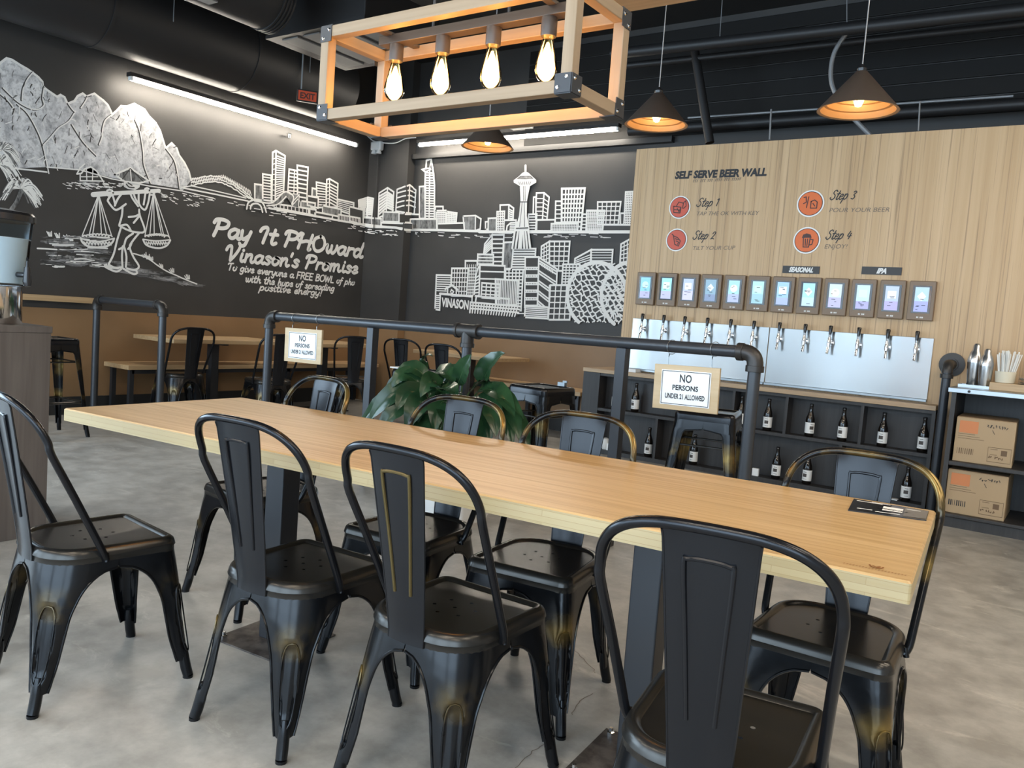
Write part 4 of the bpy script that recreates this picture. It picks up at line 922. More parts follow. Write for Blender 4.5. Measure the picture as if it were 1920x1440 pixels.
def walltable(loc, sx, sy, label, mat):
    t = thing('cafe_table', label, 'table', loc, 0, 'pale wood tables at the walls'); MB().box((-sx/2, -sy/2, .712), (sx/2, sy/2, .75)).build('tabletop', mat, t, bev=.004)
    MB().box((-.04, -.04, .012), (.04, .04, .71)).build('post', 'steel_post', t); MB().box((-.22, -.22, 0), (.22, .22, .012)).build('base_plate', 'steel_post', t)
    MB().box((-.2, -.03, .69), (.2, .03, .712)).build('top_plate', 'steel_post', t)
walltable((-7.0, 4.88, 0), .66, 1.28, 'pale wood table by the left wall, nearest the short pipe frame', 'pale_wood')
walltable((-6.78, 6.10, 0), .66, .98, 'pale wood table by the left wall, next to the corner column', 'pale_wood')
walltable((-5.32, 6.86, 0), 1.10, .62, 'pale wood table by the back wall, behind the plant', 'pale_wood_x')
# wooden ledge on the left wall
p0, p1 = at_x(40, 556, XL), at_x(168, 563, XL)
tag(MB().box((0, 0, 0), (.10, float(p1[1]-p0[1])+.5, .05)).build('wall_ledge', 'pale_wood', loc=(XL, float(p0[1])-.5, float((p0[2]+p1[2])/2)-.025)), 'narrow pale wood ledge on the left chalk wall behind the drink dispenser', 'ledge')

# ------------------------------------------------------------------ pipe railing with signs
def fit(mb, p, ax, L, r): # threaded collar
    p = np.array(p, float); ax = np.array(ax, float); mb.tube([p-ax*L/2, p-ax*L/2*.9, p+ax*L/2*.9, p+ax*L/2], [r*.97, r, r, r*.97], 16)
YR = 3.8
ra, rb = at_y(506, 592, YR), at_y(1418, 662, YR); rm = at_y(878, 615, YR); RP = .030
zr = lambda x: ra[2]+(rb[2]-ra[2])*(x-ra[0])/(rb[0]-ra[0])
rt = thing('pipe_railing', 'long black iron pipe railing with elbows and a tee, two signs hanging', 'railing', (ra[0], YR, 0))
L = float(rb[0]-ra[0]); z0, z1 = float(ra[2]), float(rb[2]); xt = float(rm[0]-ra[0]); zt = z0+(z1-z0)*xt/L
MB().tube([(.06, 0, z0+.001), (L-.06, 0, z1)], RP, 18).build('top_rail', 'pipe_black', rt, smooth=True)
for x, z, s in ((0, z0, 1), (L, z1, -1)):
    MB().tube([(x, 0, .012), (x, 0, z-.06)], RP, 18).build('post', 'pipe_black', rt, smooth=True)
    e = MB(); e.tube(bend((x, 0, z-.085), (x, 0, z), (x+s*.085, 0, z), .062, 8), .0385, 16); fit(e, (x, 0, z-.075), (0, 0, 1), .03, .043); fit(e, (x+s*.075, 0, z), (1, 0, 0), .03, .043); e.build('elbow', 'fitting_iron', rt, smooth=True)
    MB().lathe([(.07, 0), (.07, .012), (.042, .014), (.042, .03), (.03, .03)], (x, 0, 0), 20).build('floor_flange', 'fitting_iron', rt, smooth=True)
MB().tube([(xt, 0, .012), (xt, 0, zt-.06)], RP, 18).build('post', 'pipe_black', rt, smooth=True)
e = MB(); e.tube([(xt-.085, 0, zt), (xt+.085, 0, zt)], .040, 16); fit(e, (xt-.075, 0, zt), (1, 0, 0), .022, .045); fit(e, (xt+.075, 0, zt), (1, 0, 0), .022, .045); e.tube([(xt, 0, zt), (xt, 0, zt-.09)], .039, 16); fit(e, (xt, 0, zt-.085), (0, 0, 1), .025, .044); e.build('tee', 'fitting_iron', rt, smooth=True)
MB().lathe([(.07, 0), (.07, .012), (.042, .014), (.042, .03), (.03, .03)], (xt, 0, 0), 20).build('floor_flange', 'fitting_iron', rt, smooth=True)
for px_, py_ in ((700, 610), (1170, 640)):
    x = float(at_y(px_, py_, YR)[0]-ra[0]); MB().box((x-.028, -.028, 0), (x+.028, .028, z0+(z1-z0)*x/L-.026)).build('square_post', 'steel_post', rt, bev=.003)
f0, f1 = at_y(182, 562, YR), at_y(306, 572, YR)
rt = thing('pipe_railing', 'short black pipe frame with two elbows standing at the far left', 'railing', (f0[0], YR, 0)); L2 = float(f1[0]-f0[0]); zz = float((f0[2]+f1[2])/2)
MB().tube([(0, 0, .012), *bend((0, 0, .5), (0, 0, zz), (L2, 0, zz), .06), *bend((0, 0, zz), (L2, 0, zz), (L2, 0, .5), .06), (L2, 0, .012)], RP, 16).build('hoop', 'pipe_black', rt, smooth=True)
for x, s in ((0, 1), (L2, -1)):
    e = MB(); e.tube(bend((x, 0, zz-.085), (x, 0, zz), (x+s*.085, 0, zz), .062, 8), .0385, 16); fit(e, (x, 0, zz-.075), (0, 0, 1), .03, .043); fit(e, (x+s*.075, 0, zz), (1, 0, 0), .03, .043); e.build('elbow', 'fitting_iron', rt, smooth=True)
    MB().lathe([(.07, 0), (.07, .012), (.042, .014), (.042, .03), (.03, .03)], (x, 0, 0), 20).build('floor_flange', 'fitting_iron', rt, smooth=True)
def sign(c, label, hooks):
    p = [at_y(*q, YR-.035) for q in c]; w_ = float(p[1][0]-p[0][0]+p[2][0]-p[3][0])/2; h_ = float(p[0][2]-p[3][2]+p[1][2]-p[2][2])/2; ce = sum(p)/4
    tilt = math.atan2(p[1][2]-p[0][2], p[1][0]-p[0][0])
    t = thing('hanging_sign', label, 'sign', (ce[0], YR-.035, ce[2]), 0, 'age notice signs on the railing'); t.rotation_euler = (0, -tilt, 0)
    MB().box((-w_/2, -.008, -h_/2), (w_/2, .008, h_/2)).build('board', 'sign_wood', t, bev=.002)
    pw, ph = w_*.76, h_*.78
    pa = MB().box((-pw/2, -.011, -ph/2), (pw/2, -.0085, ph/2)).build('notice', 'sign_white', t, bev=.001)
    fr = MB(); a, b_ = pw/2*.95, ph/2*.93
    for u, v_ in (((-a, -b_), (a, -b_)), ((a, -b_), (a, b_)), ((a, b_), (-a, b_)), ((-a, b_), (-a, -b_))): ribbon(fr, [(u[0], -.0118, u[1]), (v_[0], -.0118, v_[1])], w_*.009, (0, -1, 0))
    fr.build('border', 'ink_black', pa)
    for s, sz, zz_, wd in (('NO', .30, .17, .24), ('PERSONS', .19, -.06, .52), ('UNDER 21 ALLOWED', .19, -.31, .80)): text_obj('lettering', s, sz*ph*1.05, 'ink_black', pa, (0, -.0119, zz_*ph), (1, 0, 0), (0, 0, 1), bold=ph*.006, width=wd*pw)
    for hx in hooks:
        k = w_*hx; zt_ = zr(ce[0]+k)-ce[2]; hk = MB()
        ring = [(k+(.036)*math.cos(a_)*.35, (.035)+.036*math.cos(a_), zt_+.036*math.sin(a_)) for a_ in np.linspace(-1.9, 4.2, 16)]
        hk.tube(ring, .0016, 6).tube([(k, 0, h_/2-.004), (k, .0, zt_-.05), ring[0]], .0016, 6).tube([(k, 0, zt_-.05), ring[-1]], .0016, 6)
        hk.build('hook', 'satin_steel', t, smooth=True)
sign([(1230.4, 681.7), (1352.7, 691), (1344.4, 778), (1223, 763)], 'larger hanging wooden sign with white age notice, near the right elbow', (-.3, .36))
sign([(536.7, 614), (605, 619), (603, 684), (534, 676.7)], 'smaller hanging wooden sign with white age notice, by the left elbow', (-.32, .34))
# ------------------------------------------------------------------ tap wall: graphics
NB = (0, -1, 0)
def wp(x, y, o=.0): p = at_y(x, y, YT); return np.array([p[0], YT-o, p[2]])
def wtext(s, x0, y0, x1, y1, size, mat='ink_black', **k):
    a, b_ = wp(x0, y0, .0015), wp(x1, y1, .0015); d = b_-a; text_obj('printed_text', s, size, mat, wt, (a+b_)/2, d/np.linalg.norm(d), (0, 0, 1), width=float(np.linalg.norm(d)), **k)
wtext('SELF SERVE BEER WALL', 1265, 335, 1437, 329, .085, shear=.12, bold=.0045)
# small unreadable line under the title: a row of little marks
mk = MB(); a, b_ = wp(1300, 342, .0015), wp(1387, 338, .0015)
for k in range(26):
    if k in (3, 7, 11, 16, 20): continue
    p = a+(b_-a)*k/25; ribbon(mk, [p, p+np.array([.006, 0, R_.uniform(.016, .024)])], .0045, NB); ribbon(mk, [p+np.array([0, 0, .018]), p+np.array([.012, 0, .02])], .004, NB)
mk.build('printed_text', 'ink_grey', wt)
steps = [(1275, 389, 1305, 388, 1346, 386, 'Step 1', 'TAP THE OK WITH KEY', 1305, 404, 1422, 403), (1269, 450, 1298, 449, 1339, 448, 'Step 2', 'TILT YOUR CUP', 1298, 469, 1377, 468), (1520, 382, 1555, 375, 1602, 373, 'Step 3', 'POUR YOUR BEER', 1554, 398, 1667, 397), (1513, 451, 1547, 449, 1594, 448, 'Step 4', 'ENJOY!', 1545, 466, 1588, 466)]
for i, (cx, cy, x0, y0, x1, y1, s, sub, a0, b0, a1, b1) in enumerate(steps):
    c = wp(cx, cy); t = thing('round_badge', ('red badge with two cards icon beside Step 1', 'red badge with tilted cup icon beside Step 2', 'orange badge with pouring tap icon beside Step 3', 'orange badge with beer mug icon beside Step 4')[i], 'badge', (c[0], YT, c[2]), 0, 'step badges')
    T = Matrix.Rotation(math.radians(90), 4, 'X'); r = .098 if i < 2 else .105
    MB().lathe([(r, 0), (r, .008)], n=40, T=T).build('disc', 'badge_white', t); MB().lathe([(r*.90, .0), (r*.90, .0095)], n=40, T=T).build('ring', 'badge_dark', t); fa = MB().lathe([(r*.85, 0), (r*.85, .011)], n=40, T=T).build('face', 'badge_red' if i < 2 else 'badge_orange', t)
    ic = MB(); q = lambda pts: [(x*r, -.0118, z*r) for x, z in pts]
    S = {0: [[(-.55, .1), (-.5, -.45), (.1, -.5), (.15, .0), (-.55, .1)], [(-.3, .1), (-.1, .45), (.35, .35), (.3, -.1)], [(.3, .35), (.55, .55), (.62, .1), (.4, -.1)], [(-.45, -.2), (.1, -.25)], [(-.2, -.1), (0, -.4), (.1, -.1)]],
         1: [[(-.3, .35), (-.1, -.4), (.25, -.55), (.4, -.1), (.1, .2), (-.3, .35)], [(-.45, .5), (-.2, .3)], [(0, -.1), (.25, -.2), (.15, -.4)], [(-.1, .1), (.2, 0)]],
         2: [[(-.5, .45), (-.35, .5), (-.3, .1), (-.5, .0)], [(-.15, .5), (-.25, -.3)], [(.05, .15), (.05, -.35), (.5, -.35), (.5, .1), (.3, .25), (.05, .15)], [(.2, 0), (.35, -.2)]],
         3: [[(-.25, .2), (-.2, -.5), (.2, -.5), (.25, .2)], [(.25, .1), (.48, .05), (.42, -.3), (.22, -.35)], [(-.08, .1), (-.06, -.4)], [(.08, .1), (.06, -.4)]]}[i]
    for st in S: ribbon(ic, q(st), .0075, NB)
    if i == 3: ic.add(q([(-.36, .18), (-.3, .42), (-.05, .52), (.25, .45), (.36, .2)]), [(0, 1, 2, 3, 4)])
    ic.build('icon', 'badge_dark', fa)
    stroke_text('printed_text', s, wp(x0, y0), wp(x1, y1), .072, .0075, 'ink_black', wt, NB, shear=.35)
    wtext(sub, a0, b0, a1, b1, .047, 'ink_grey', shear=.2)
for s, x0, x1, y, lb in (('SEASONAL', 1468, 1537, 505, 'dark name plate reading SEASONAL'), ('IPA', 1616, 1691, 507, 'dark name plate reading IPA')):
    a, b_ = wp(x0, y), wp(x1, y+.8); t = thing('name_plate', lb, 'sign', ((a[0]+b_[0])/2, YT, a[2]), 0, 'style name plates'); w_ = float(b_[0]-a[0])
    MB().box((-w_/2, -.008, -.029), (w_/2, 0, .029)).build('plate', 'plate_dark', t)
    text_obj('lettering', s, .052, 'label_white', t, (0, -.009, -.018), (1, 0, 0), (0, 0, 1), shear=.35, bold=.003, width=.19 if s == 'SEASONAL' else .07)

# ------------------------------------------------------------------ menu screens
SCOL = [((.25, .62, .95), (.55, .85, 1), (.45, .45, .75)), ((.35, .80, .90), (.75, .95, .95), (.50, .52, .82)), ((.45, .55, .85), (.85, .90, 1), (.62, .62, .90)), ((.25, .42, .55), (.75, .85, .90), (.22, .30, .48)), ((.40, .72, .85), (.95, .95, .90), (.45, .52, .85)), ((.45, .80, .88), (.60, .92, .95), (.35, .62, .70)),
        ((.35, .60, .90), (.85, .92, 1), (.40, .50, .85)), ((.40, .75, .88), (.92, .95, .98), (.55, .75, .90)), ((.62, .74, .78), (1, 1, .92), (.50, .50, .80)), ((.55, .78, .88), (.65, .92, .92), (.42, .42, .74)), ((.48, .58, .80), (.80, .84, .95), (.45, .42, .78)), ((.45, .66, .88), (.88, .92, 1), (.36, .40, .80))]
ordinal = ['first', 'second', 'third', 'fourth', 'fifth', 'sixth', 'seventh', 'eighth', 'ninth', 'tenth', 'eleventh', 'twelfth']
def emat(name, c, s=.62):
    return M(name, tuple(x*.4 for x in c), .3, emit=c, es=s)
for i in range(12):
    x = -3.2145+i*.2018; t = thing('menu_screen', 'brown framed touch screen above the taps, %s from the left' % ordinal[i], 'screen', (x, YT, 1.512), 0, 'tap menu screens')
    MB().box((-.088, -.040, -.145), (.088, 0, .143)).build('frame', 'screen_frame', t, bev=.006)
    g = MB().box((-.062, -.043, -.092), (.062, -.0395, .108)).build('glass', 'screen_glass', t)
    A, B_, C_ = [emat('display_%d_%d' % (i, k), c) for k, c in enumerate(SCOL[i])]
    MB().box((-.046, -.0445, -.082), (.046, -.0425, .097)).build('display', A.name, g)
    MB().box((-.046, -.0455, -.082), (.046, -.0440, -.025+.01*(i % 3))).build('lower_panel', C_.name, g)
    if i % 4 == 0: MB().lathe([(.030, 0), (.030, .0015)], n=24, T=Matrix.Translation((0, -.044, .032)) @ Matrix.Rotation(math.radians(90), 4, 'X')).build('picture', B_.name, g)
    elif i % 4 == 3: MB().add([(x_*.03, -.0457, .03+z_*.034) for x_, z_ in ((-1, 0), (0, -1), (1, 0), (0, 1))], [(0, 1, 2, 3)]).build('picture', B_.name, g)
    else: MB().box((-.030, -.0458, .005), (.030, -.0440, .062)).build('picture', B_.name, g)
    pr_ = MB()
    for k in range(5): xx = R_.uniform(-.034, .005); zz = R_.uniform(-.07, .055); pr_.box((xx, -.0466, zz), (xx+R_.uniform(.012, .03), -.0456, zz+.004))
    pr_.build('screen_text', 'ink_black', g)
    tx = MB()
    for k in range(6):
        if k == 2: continue
        tx.box((-.022+k*.0078, -.0412, -.128), (-.022+k*.0078+.006, -.040, -.117))
    tx.build('number_mark', 'label_white', t)
# ------------------------------------------------------------------ steel splash panels + taps
for x0, x1, lb in ((-3.322, -2.092, 'brushed steel splash panel behind the left six taps'), (-2.086, -.886, 'brushed steel splash panel behind the right six taps')):
    t = thing('splash_panel', lb, 'panel', ((x0+x1)/2, YT, .775), 0); h = 1.243-.775; w_ = x1-x0
    MB().box((-w_/2, -.014, 0), (w_/2, -.002, h)).build('sheet', 'brushed_steel', t, bev=.002); MB().box((-w_/2, -.045, 0), (w_/2, -.014, .022)).build('drip_lip', 'satin_steel', t, bev=.003)
def make_tap():
    t = thing('beer_tap', '', 'tap')
    MB().tube([(0, 0, 0), (0, -.012, 0)], [.024, .022], 16).build('flange', 'chrome', t, smooth=True)
    MB().tube([(0, -.01, 0), (0, -.055, 0)], [.013, .015], 14).build('shank', 'chrome', t, smooth=True)
    b = MB(); b.tube([(0, -.055, .045), (0, -.055, .02), (0, -.057, -.005), (0, -.062, -.03)], [.010, .014, .017, .012], 14); b.tube([(0, -.062, -.03), (0, -.072, -.06), (0, -.078, -.085)], [.011, .010, .010], 12); b.build('spout', 'chrome', t, smooth=True)
    MB().tube([(0, -.055, .045), (0, -.053, .062)], [.008, .011], 12).build('collar', 'chrome', t, smooth=True)
    MB().tube([(0, -.053, .06), (0, -.049, .09), (0, -.045, .125), (0, -.044, .132)], [.009, .013, .016, .013], 14).build('handle', 'handle_black', t, smooth=True)
    return t
tp = make_tap()
for i in range(12):
    x = -3.208+i*.2012+.004; o = tp if i == 0 else copy_tree(tp)
    put(o, (x, YT-.0185, 1.155), [0, 4, -3, 0, 2, -5, 3, 5, -7, 0, 4, 0][i], 'chrome beer tap with black handle, %s from the left' % ordinal[i], 'beer taps')
# ------------------------------------------------------------------ bar counter and shelving under the taps
YCF = 6.45; ZC = .765; XA, XB = -3.70, -.80
t = thing('bar_counter', 'narrow pale wood counter board below the steel splash panels', 'counter', (XA, YCF, 0)); LX = XB-XA
mb = MB(); pl = [(0, 0), (LX, 0), (LX, YT-YCF-.003), (XT-XA-.003, YT-YCF-.003), (XT-XA-.003, YB-YCF-.02), (0, YB-YCF-.02)]; mb.prism(pl, ZC-.035, ZC); mb.build('counter_board', 'counter_wood', t, bev=.003)
tag(MB().box((-.09, -.06, 0), (.09, .06, .028)).build('napkin_stack', 'paper_white', loc=(-3.28, 6.55, ZC+.0005)), 'stack of white paper beside the square post on the counter', 'paper')
sh = thing('bottle_shelf', 'dark wood open shelving under the tap counter, holding beer bottles', 'shelf', (XA, YCF+.02, 0)); D = YT-YCF-.025
MB().box((0, 0, 0), (.17, D, ZC-.036)).build('end_panel', 'grey_wood_dark' if 'grey_wood_dark' in MATS else 'dark_wood', sh)
MB().box((.17, D-.012, 0), (LX, D, ZC-.036)).build('back_panel', 'dark_wood', sh)
MB().box((.17, .004, 0), (LX, D-.012, .038)).build('bottom_board', 'dark_wood', sh); MB().box((.17, .004, .388), (LX, D-.012, .413)).build('shelf_board', 'dark_wood', sh); MB().box((.17, .004, ZC-.06), (LX, D-.012, ZC-.036)).build('top_board', 'dark_wood', sh); MB().box((LX-.025, .002, 0), (LX, D-.012, ZC-.036)).build('end_panel', 'dark_wood', sh)
for x in (-2.72, -2.28, -1.85, -1.29): MB().box((x-XA-.011, .004, .413), (x-XA+.011, D-.012, ZC-.06)).build('divider', 'dark_wood', sh)
for x in (-2.94, -2.25, -1.417): MB().box((x-XA-.011, .004, .038), (x-XA+.011, D-.012, .388)).build('divider', 'dark_wood', sh)
def make_bottle():
    t = thing('beer_bottle', '', 'bottle')
    MB().lathe([(.030, 0), (.0345, .006), (.0345, .125), (.032, .145), (.022, .175), (.0155, .20), (.0135, .235), (.0150, .240), (.0150, .250), (.0125, .252)], n=20).build('glass_body', 'bottle_glass', t, smooth=True, ang=60)
    MB().lathe([(.0147, .244), (.0150, .254), (.012, .258), (0, .259)], n=16).build('cap', 'handle_black', t, smooth=True)
    lb = MB(); lb.lathe([(.0350, .028), (.0350, .112)], n=28, cap=False); lo_ = lb.build('label', 'label_white', t, smooth=True)
    pr_ = MB()
    for z0, z1, a0, a1 in ((.058, .084, -2.15, -1.25), (.094, .098, -2.0, -1.3), (.040, .043, -2.0, -1.2)):
        ang = np.linspace(a0, a1, 7); pr_.add([(.0353*math.cos(a), .0353*math.sin(a), z) for z in (z0, z1) for a in ang], [(k, k+1, k+8, k+7) for k in range(6)])
    pr_.build('label_print', 'label_dark', lo_)
    return t
BT = make_bottle(); upper = [(1189, 774), (1152, 770), (1386, 803), (1437, 808.5), (1515.5, 822), (1577, 830), (1652, 839), (1734, 849)]; lower = [(1213.7, 857.7), (1298.5, 871), (1453, 899), (1511, 909), (1696.5, 939)]
ulab = ['dark beer bottle on upper shelf, left of the larger hanging sign', 'dark beer bottle on upper shelf, mostly behind the square post', 'dark beer bottle on upper shelf, partly behind the right railing post', 'dark beer bottle on upper shelf just right of the railing post', 'dark beer bottle on upper shelf with label turned to the side, fourth from right', 'dark beer bottle on upper shelf, third from right', 'dark beer bottle on upper shelf, second from right', 'rightmost dark beer bottle on upper shelf, beside the black pipe']
llab = ['dark beer bottle on lower shelf, left of the stool behind the sign', 'dark beer bottle on lower shelf seen between the stool legs', 'dark beer bottle on lower shelf under the gold chair hoop, left one', 'dark beer bottle on lower shelf left of the chair splat', 'dark beer bottle on lower shelf right of the chair splat']
first = True
for lst, z, labs in ((upper, .4135, ulab), (lower, .0385, llab)):
    for (x, y), lb in zip(lst, labs):
        o = BT if first else copy_tree(BT); first = False
        put(o, (at_y(x, y, 6.53)[0]-(.022 if x == 1734 else 0), 6.535, z), R_.uniform(-28, 18) if x != 1515.5 else 48, lb, 'beer bottles under the counter')
for (x, y, z, w_, lb) in ((1416, 888, .0385, .05, 'small white card on the lower shelf beside the railing post'), (1141, 846, .0385, .045, 'small white card on the lower shelf behind the square post')):
    tag(MB().box((-w_/2, -.012, 0), (w_/2, .012, .06)).build('price_card', 'paper_white', loc=(at_y(x, y, 6.5)[0], 6.505, z)), lb, 'card')
tag(MB().box((-.05, -.03, 0), (.05, .03, .006)).build('price_card', 'paper_white', loc=(at_y(1669, 933, 6.5)[0], 6.515, .0385)), 'white slip lying on the lower shelf near the chair splat', 'card')
cu = MB().lathe([(.028, 0), (.036, .02), (.038, .07), (.030, .095), (.012, .105), (0, .106)], n=20).build('white_jar', 'white_plastic', smooth=True, loc=(at_y(1131, 848, 6.5)[0], 6.53, .0385)); tag(cu, 'round white jar on the lower shelf right of a blue chair splat', 'jar')

# black stand pipe with wall flange
t = thing('stand_pipe', 'black iron pipe with wall flange, between shelving and right cabinet', 'pipe', (-.752, 6.40, 0))
MB().tube([(0, 0, .012), (0, 0, 1.02)], .030, 16).build('pipe', 'pipe_black', t, smooth=True)
e = MB().tube([*bend((0, 0, .98), (0, 0, 1.065), (0, .09, 1.065), .06, 8), (0, .21, 1.065)], .036, 16); fit(e, (0, 0, .985), (0, 0, 1), .03, .043); e.build('elbow', 'fitting_iron', t, smooth=True)
MB().lathe([(.085, 0), (.085, .012), (.045, .016), (.045, .04)], n=28, T=Matrix.Translation((0, .228, 1.065)) @ Matrix.Rotation(math.radians(90), 4, 'X')).build('wall_flange', 'fitting_iron', t, smooth=True)
MB().lathe([(.075, 0), (.075, .012), (.042, .014), (.042, .03)], n=20).build('floor_flange', 'fitting_iron', t, smooth=True)
# ------------------------------------------------------------------ right cabinet
X0 = -.668; X1 = .95; Y0 = 6.05; DZ = .925
t = thing('service_cabinet', 'dark wood service cabinet with steel top and open shelves at the right', 'cabinet', (X0, Y0, 0)); W_ = X1-X0; D = YT-Y0-.01
MB().box((-.02, -.025, DZ-.032), (W_, D, DZ)).build('steel_top', 'satin_steel', t, bev=.003)
for x in (0, .62, 1.24, W_-.03): MB().box((x, 0, .088), (x+.028, D-.02, DZ-.034)).build('side_panel', 'dark_wood', t)
MB().box((0, D-.018, .088), (W_, D, DZ-.034)).build('back_panel', 'dark_wood', t); MB().box((0, .01, 0), (W_, D, .075)).build('plinth', 'dark_wood', t)
MB().box((-.004, -.012, .068), (W_, D-.018, .093)).build('bottom_board', 'dark_wood', t, bev=.006); MB().box((.028, -.008, .412), (W_, D-.018, .442)).build('shelf_board', 'dark_wood', t, bev=.006)
MB().lathe([(.009, 0), (.009, .003), (.006, .004)], n=8, T=Matrix.Translation((.10, -.025, DZ-.016)) @ Matrix.Rotation(math.radians(90), 4, 'X')).build('screw', 'ink_black', t)
def carton(x0, x1, z, h, lb, seed):
    t = thing('cardboard_box', lb, 'box', ((x0+x1)/2, 6.30, z), RAD(1.2 if seed == 1 else -1), 'cardboard boxes in the cabinet'); w_ = x1-x0; d = .22
    MB().box((-w_/2, -d, 0), (w_/2, d-.02, h)).build('carton', 'card_brown', t, bev=.003)
    for s in (-1, 1): MB().box((-w_/2+.003, min(0, s*d)+(.002 if s < 0 else 0), h), (w_/2-.003, max(0, s*(d-.022)), h+.004)).build('flap', 'card_edge', t)
    f = -d-.0008; S = lambda u0, u1, v0, v1, mat, nm, dy=0: MB().box((-w_/2+w_*u0, f-.0006-dy, h*v0), (-w_/2+w_*u1, f-dy, h*v1)).build(nm, mat, t)
    S(.06, .38, .66, .93, 'label_orange', 'orange_label')
    for k, (u1, v) in enumerate(((.42, .58), (.5, .53), (.34, .63))): S(.05, u1, v, v+.008, 'print_brown', 'printed_line')
    pr_ = MB(); rr = random.Random(seed)
    for k in range(9): u = .06+k*.034; pr_.box((-w_/2+w_*u, f-.0006, h*.18), (-w_/2+w_*(u+rr.uniform(.006, .02)), f, h*.31))
    pr_.build('barcode', 'ink_black' if seed == 2 else 'print_brown', t)
    hw = MB()
    for k in range(8):
        u = .53+k*.045; pts = [(-w_/2+w_*(u+rr.uniform(0, .035)), f-.0008, h*(.86+rr.uniform(-.035, .045))) for _ in range(4)]; ribbon(hw, pts, .0035, NB)
    ribbon(hw, [(-w_/2+w_*.62, f-.0008, h*.78), (-w_/2+w_*.66, f-.0008, h*.70)], .003, NB); hw.build('marker_writing', 'ink_black', t)
    st = MB()
    for k in range(7):
        u = .60+k*.03+(.04 if k > 1 else 0); pts = [(-w_/2+w_*(u+rr.uniform(0, .025)), f-.0008, h*(.15+rr.uniform(0, .06))) for _ in range(3)]; ribbon(st, pts, .005, NB)
    for u0, v0, u1, v1 in ((.58, .08, .97, .09), (.58, .40, .97, .41), (.58, .08, .585, .41), (.965, .08, .97, .41), (.62, .24, .74, .25), (.62, .36, .74, .37), (.8, .24, .9, .36)): st.box((-w_/2+w_*u0, f-.0006, h*v0), (-w_/2+w_*u1, f, h*v1))
    st.build('stamp', 'print_brown', t)
carton(-.628, -.290, .4425, .292, 'upper cardboard box with orange label in the right cabinet', 1); carton(-.634, -.288, .0935, .288, 'lower cardboard box with orange label and handwriting in the right cabinet', 2)
# things on the cabinet
t = thing('serving_tray', 'small grey metal tray under the steel shakers', 'tray', (-.560, 6.33, DZ+.0005)); MB().box((-.10, -.08, 0), (.10, .08, .006)).build('base', 'satin_steel', t)
for lo_, hi_ in (((-.10, -.08), (.10, -.074)), ((-.10, .074), (.10, .08)), ((-.10, -.074), (-.094, .074)), ((.094, -.074), (.10, .074))): MB().box((lo_[0], lo_[1], .006), (hi_[0], hi_[1], .02)).build('rim', 'satin_steel', t)
def shaker(loc, s, lb):
    t = thing('cocktail_shaker', lb, 'shaker', loc, 0, 'steel shakers'); MB().lathe([(.036*s, 0), (.038*s, .004), (.047*s, .16*s)], n=24).build('cup', 'shaker_steel', t, smooth=True); MB().lathe([(.0475*s, .155*s), (.047*s, .17*s), (.036*s, .215*s), (.024*s, .235*s), (.022*s, .262*s), (.014*s, .275*s), (0, .277*s)], n=24).build('cap', 'shaker_steel', t, smooth=True)
shaker((-.585, 6.385, DZ+.0085), 1.06, 'taller steel shaker standing on the tray, behind'); shaker((-.510, 6.29, DZ+.0085), .95, 'shorter steel shaker in front, beside the straws')
tag(MB().box((-.09, -.1, 0), (.42, .12, .052)).build('wood_block', 'pale_wood_x', loc=(-.385, 6.33, DZ+.0005), bev=.003), 'pale wood box under the straws and napkins on the steel top', 'box')
zb = DZ+.053
t = thing('straw_cup', 'cream paper cup of white wrapped straws on the wood box', 'straw holder', (-.395, 6.30, zb)); MB().lathe([(.052, 0), (.056, .002), (.062, .075), (.058, .075), (.052, .01)], n=24, cap=False).build('cup', 'cream', t, smooth=True); MB().lathe([(.05, .002), (0, .003)], n=24, cap=False).build('cup_base', 'cream', t)
for k in range(46):
    a = R_.uniform(0, 6.28); r = R_.uniform(.0, .043); ln = R_.uniform(.17, .205); q0 = np.array([r*math.cos(a), r*math.sin(a), .012]); lean = R_.uniform(.5, 1.5)
    MB().tube([q0, q0+np.array([math.cos(a)*r*lean*1.1, math.sin(a)*r*lean, ln])], .0042, 6).build('straw', 'paper_straw', t)
t = thing('napkin_pile', 'loose white napkins on the wood box at the right edge', 'napkins', (-.245, 6.32, zb))
for k in range(6):
    mb = MB(); n = 6; ph = R_.uniform(0, 6)
    mb.add([(-.07+.14*i/n, -.06+.12*j/n, .004+k*.009+.01*abs(math.sin(i*1.1+ph))*(i/n)) for i in range(n+1) for j in range(n+1)]+[(-.07+.14*i/n, -.06+.12*j/n, .001+k*.009+.01*abs(math.sin(i*1.1+ph))*(i/n)) for i in range(n+1) for j in range(n+1)], [(i*(n+1)+j+o, i*(n+1)+j+1+o, (i+1)*(n+1)+j+1+o, (i+1)*(n+1)+j+o) for o in (0, (n+1)**2) for i in range(n) for j in range(n)])
    o = mb.build('napkin', 'paper_straw', t, smooth=True); o.rotation_euler = (0, 0, R_.uniform(-.5, .5))

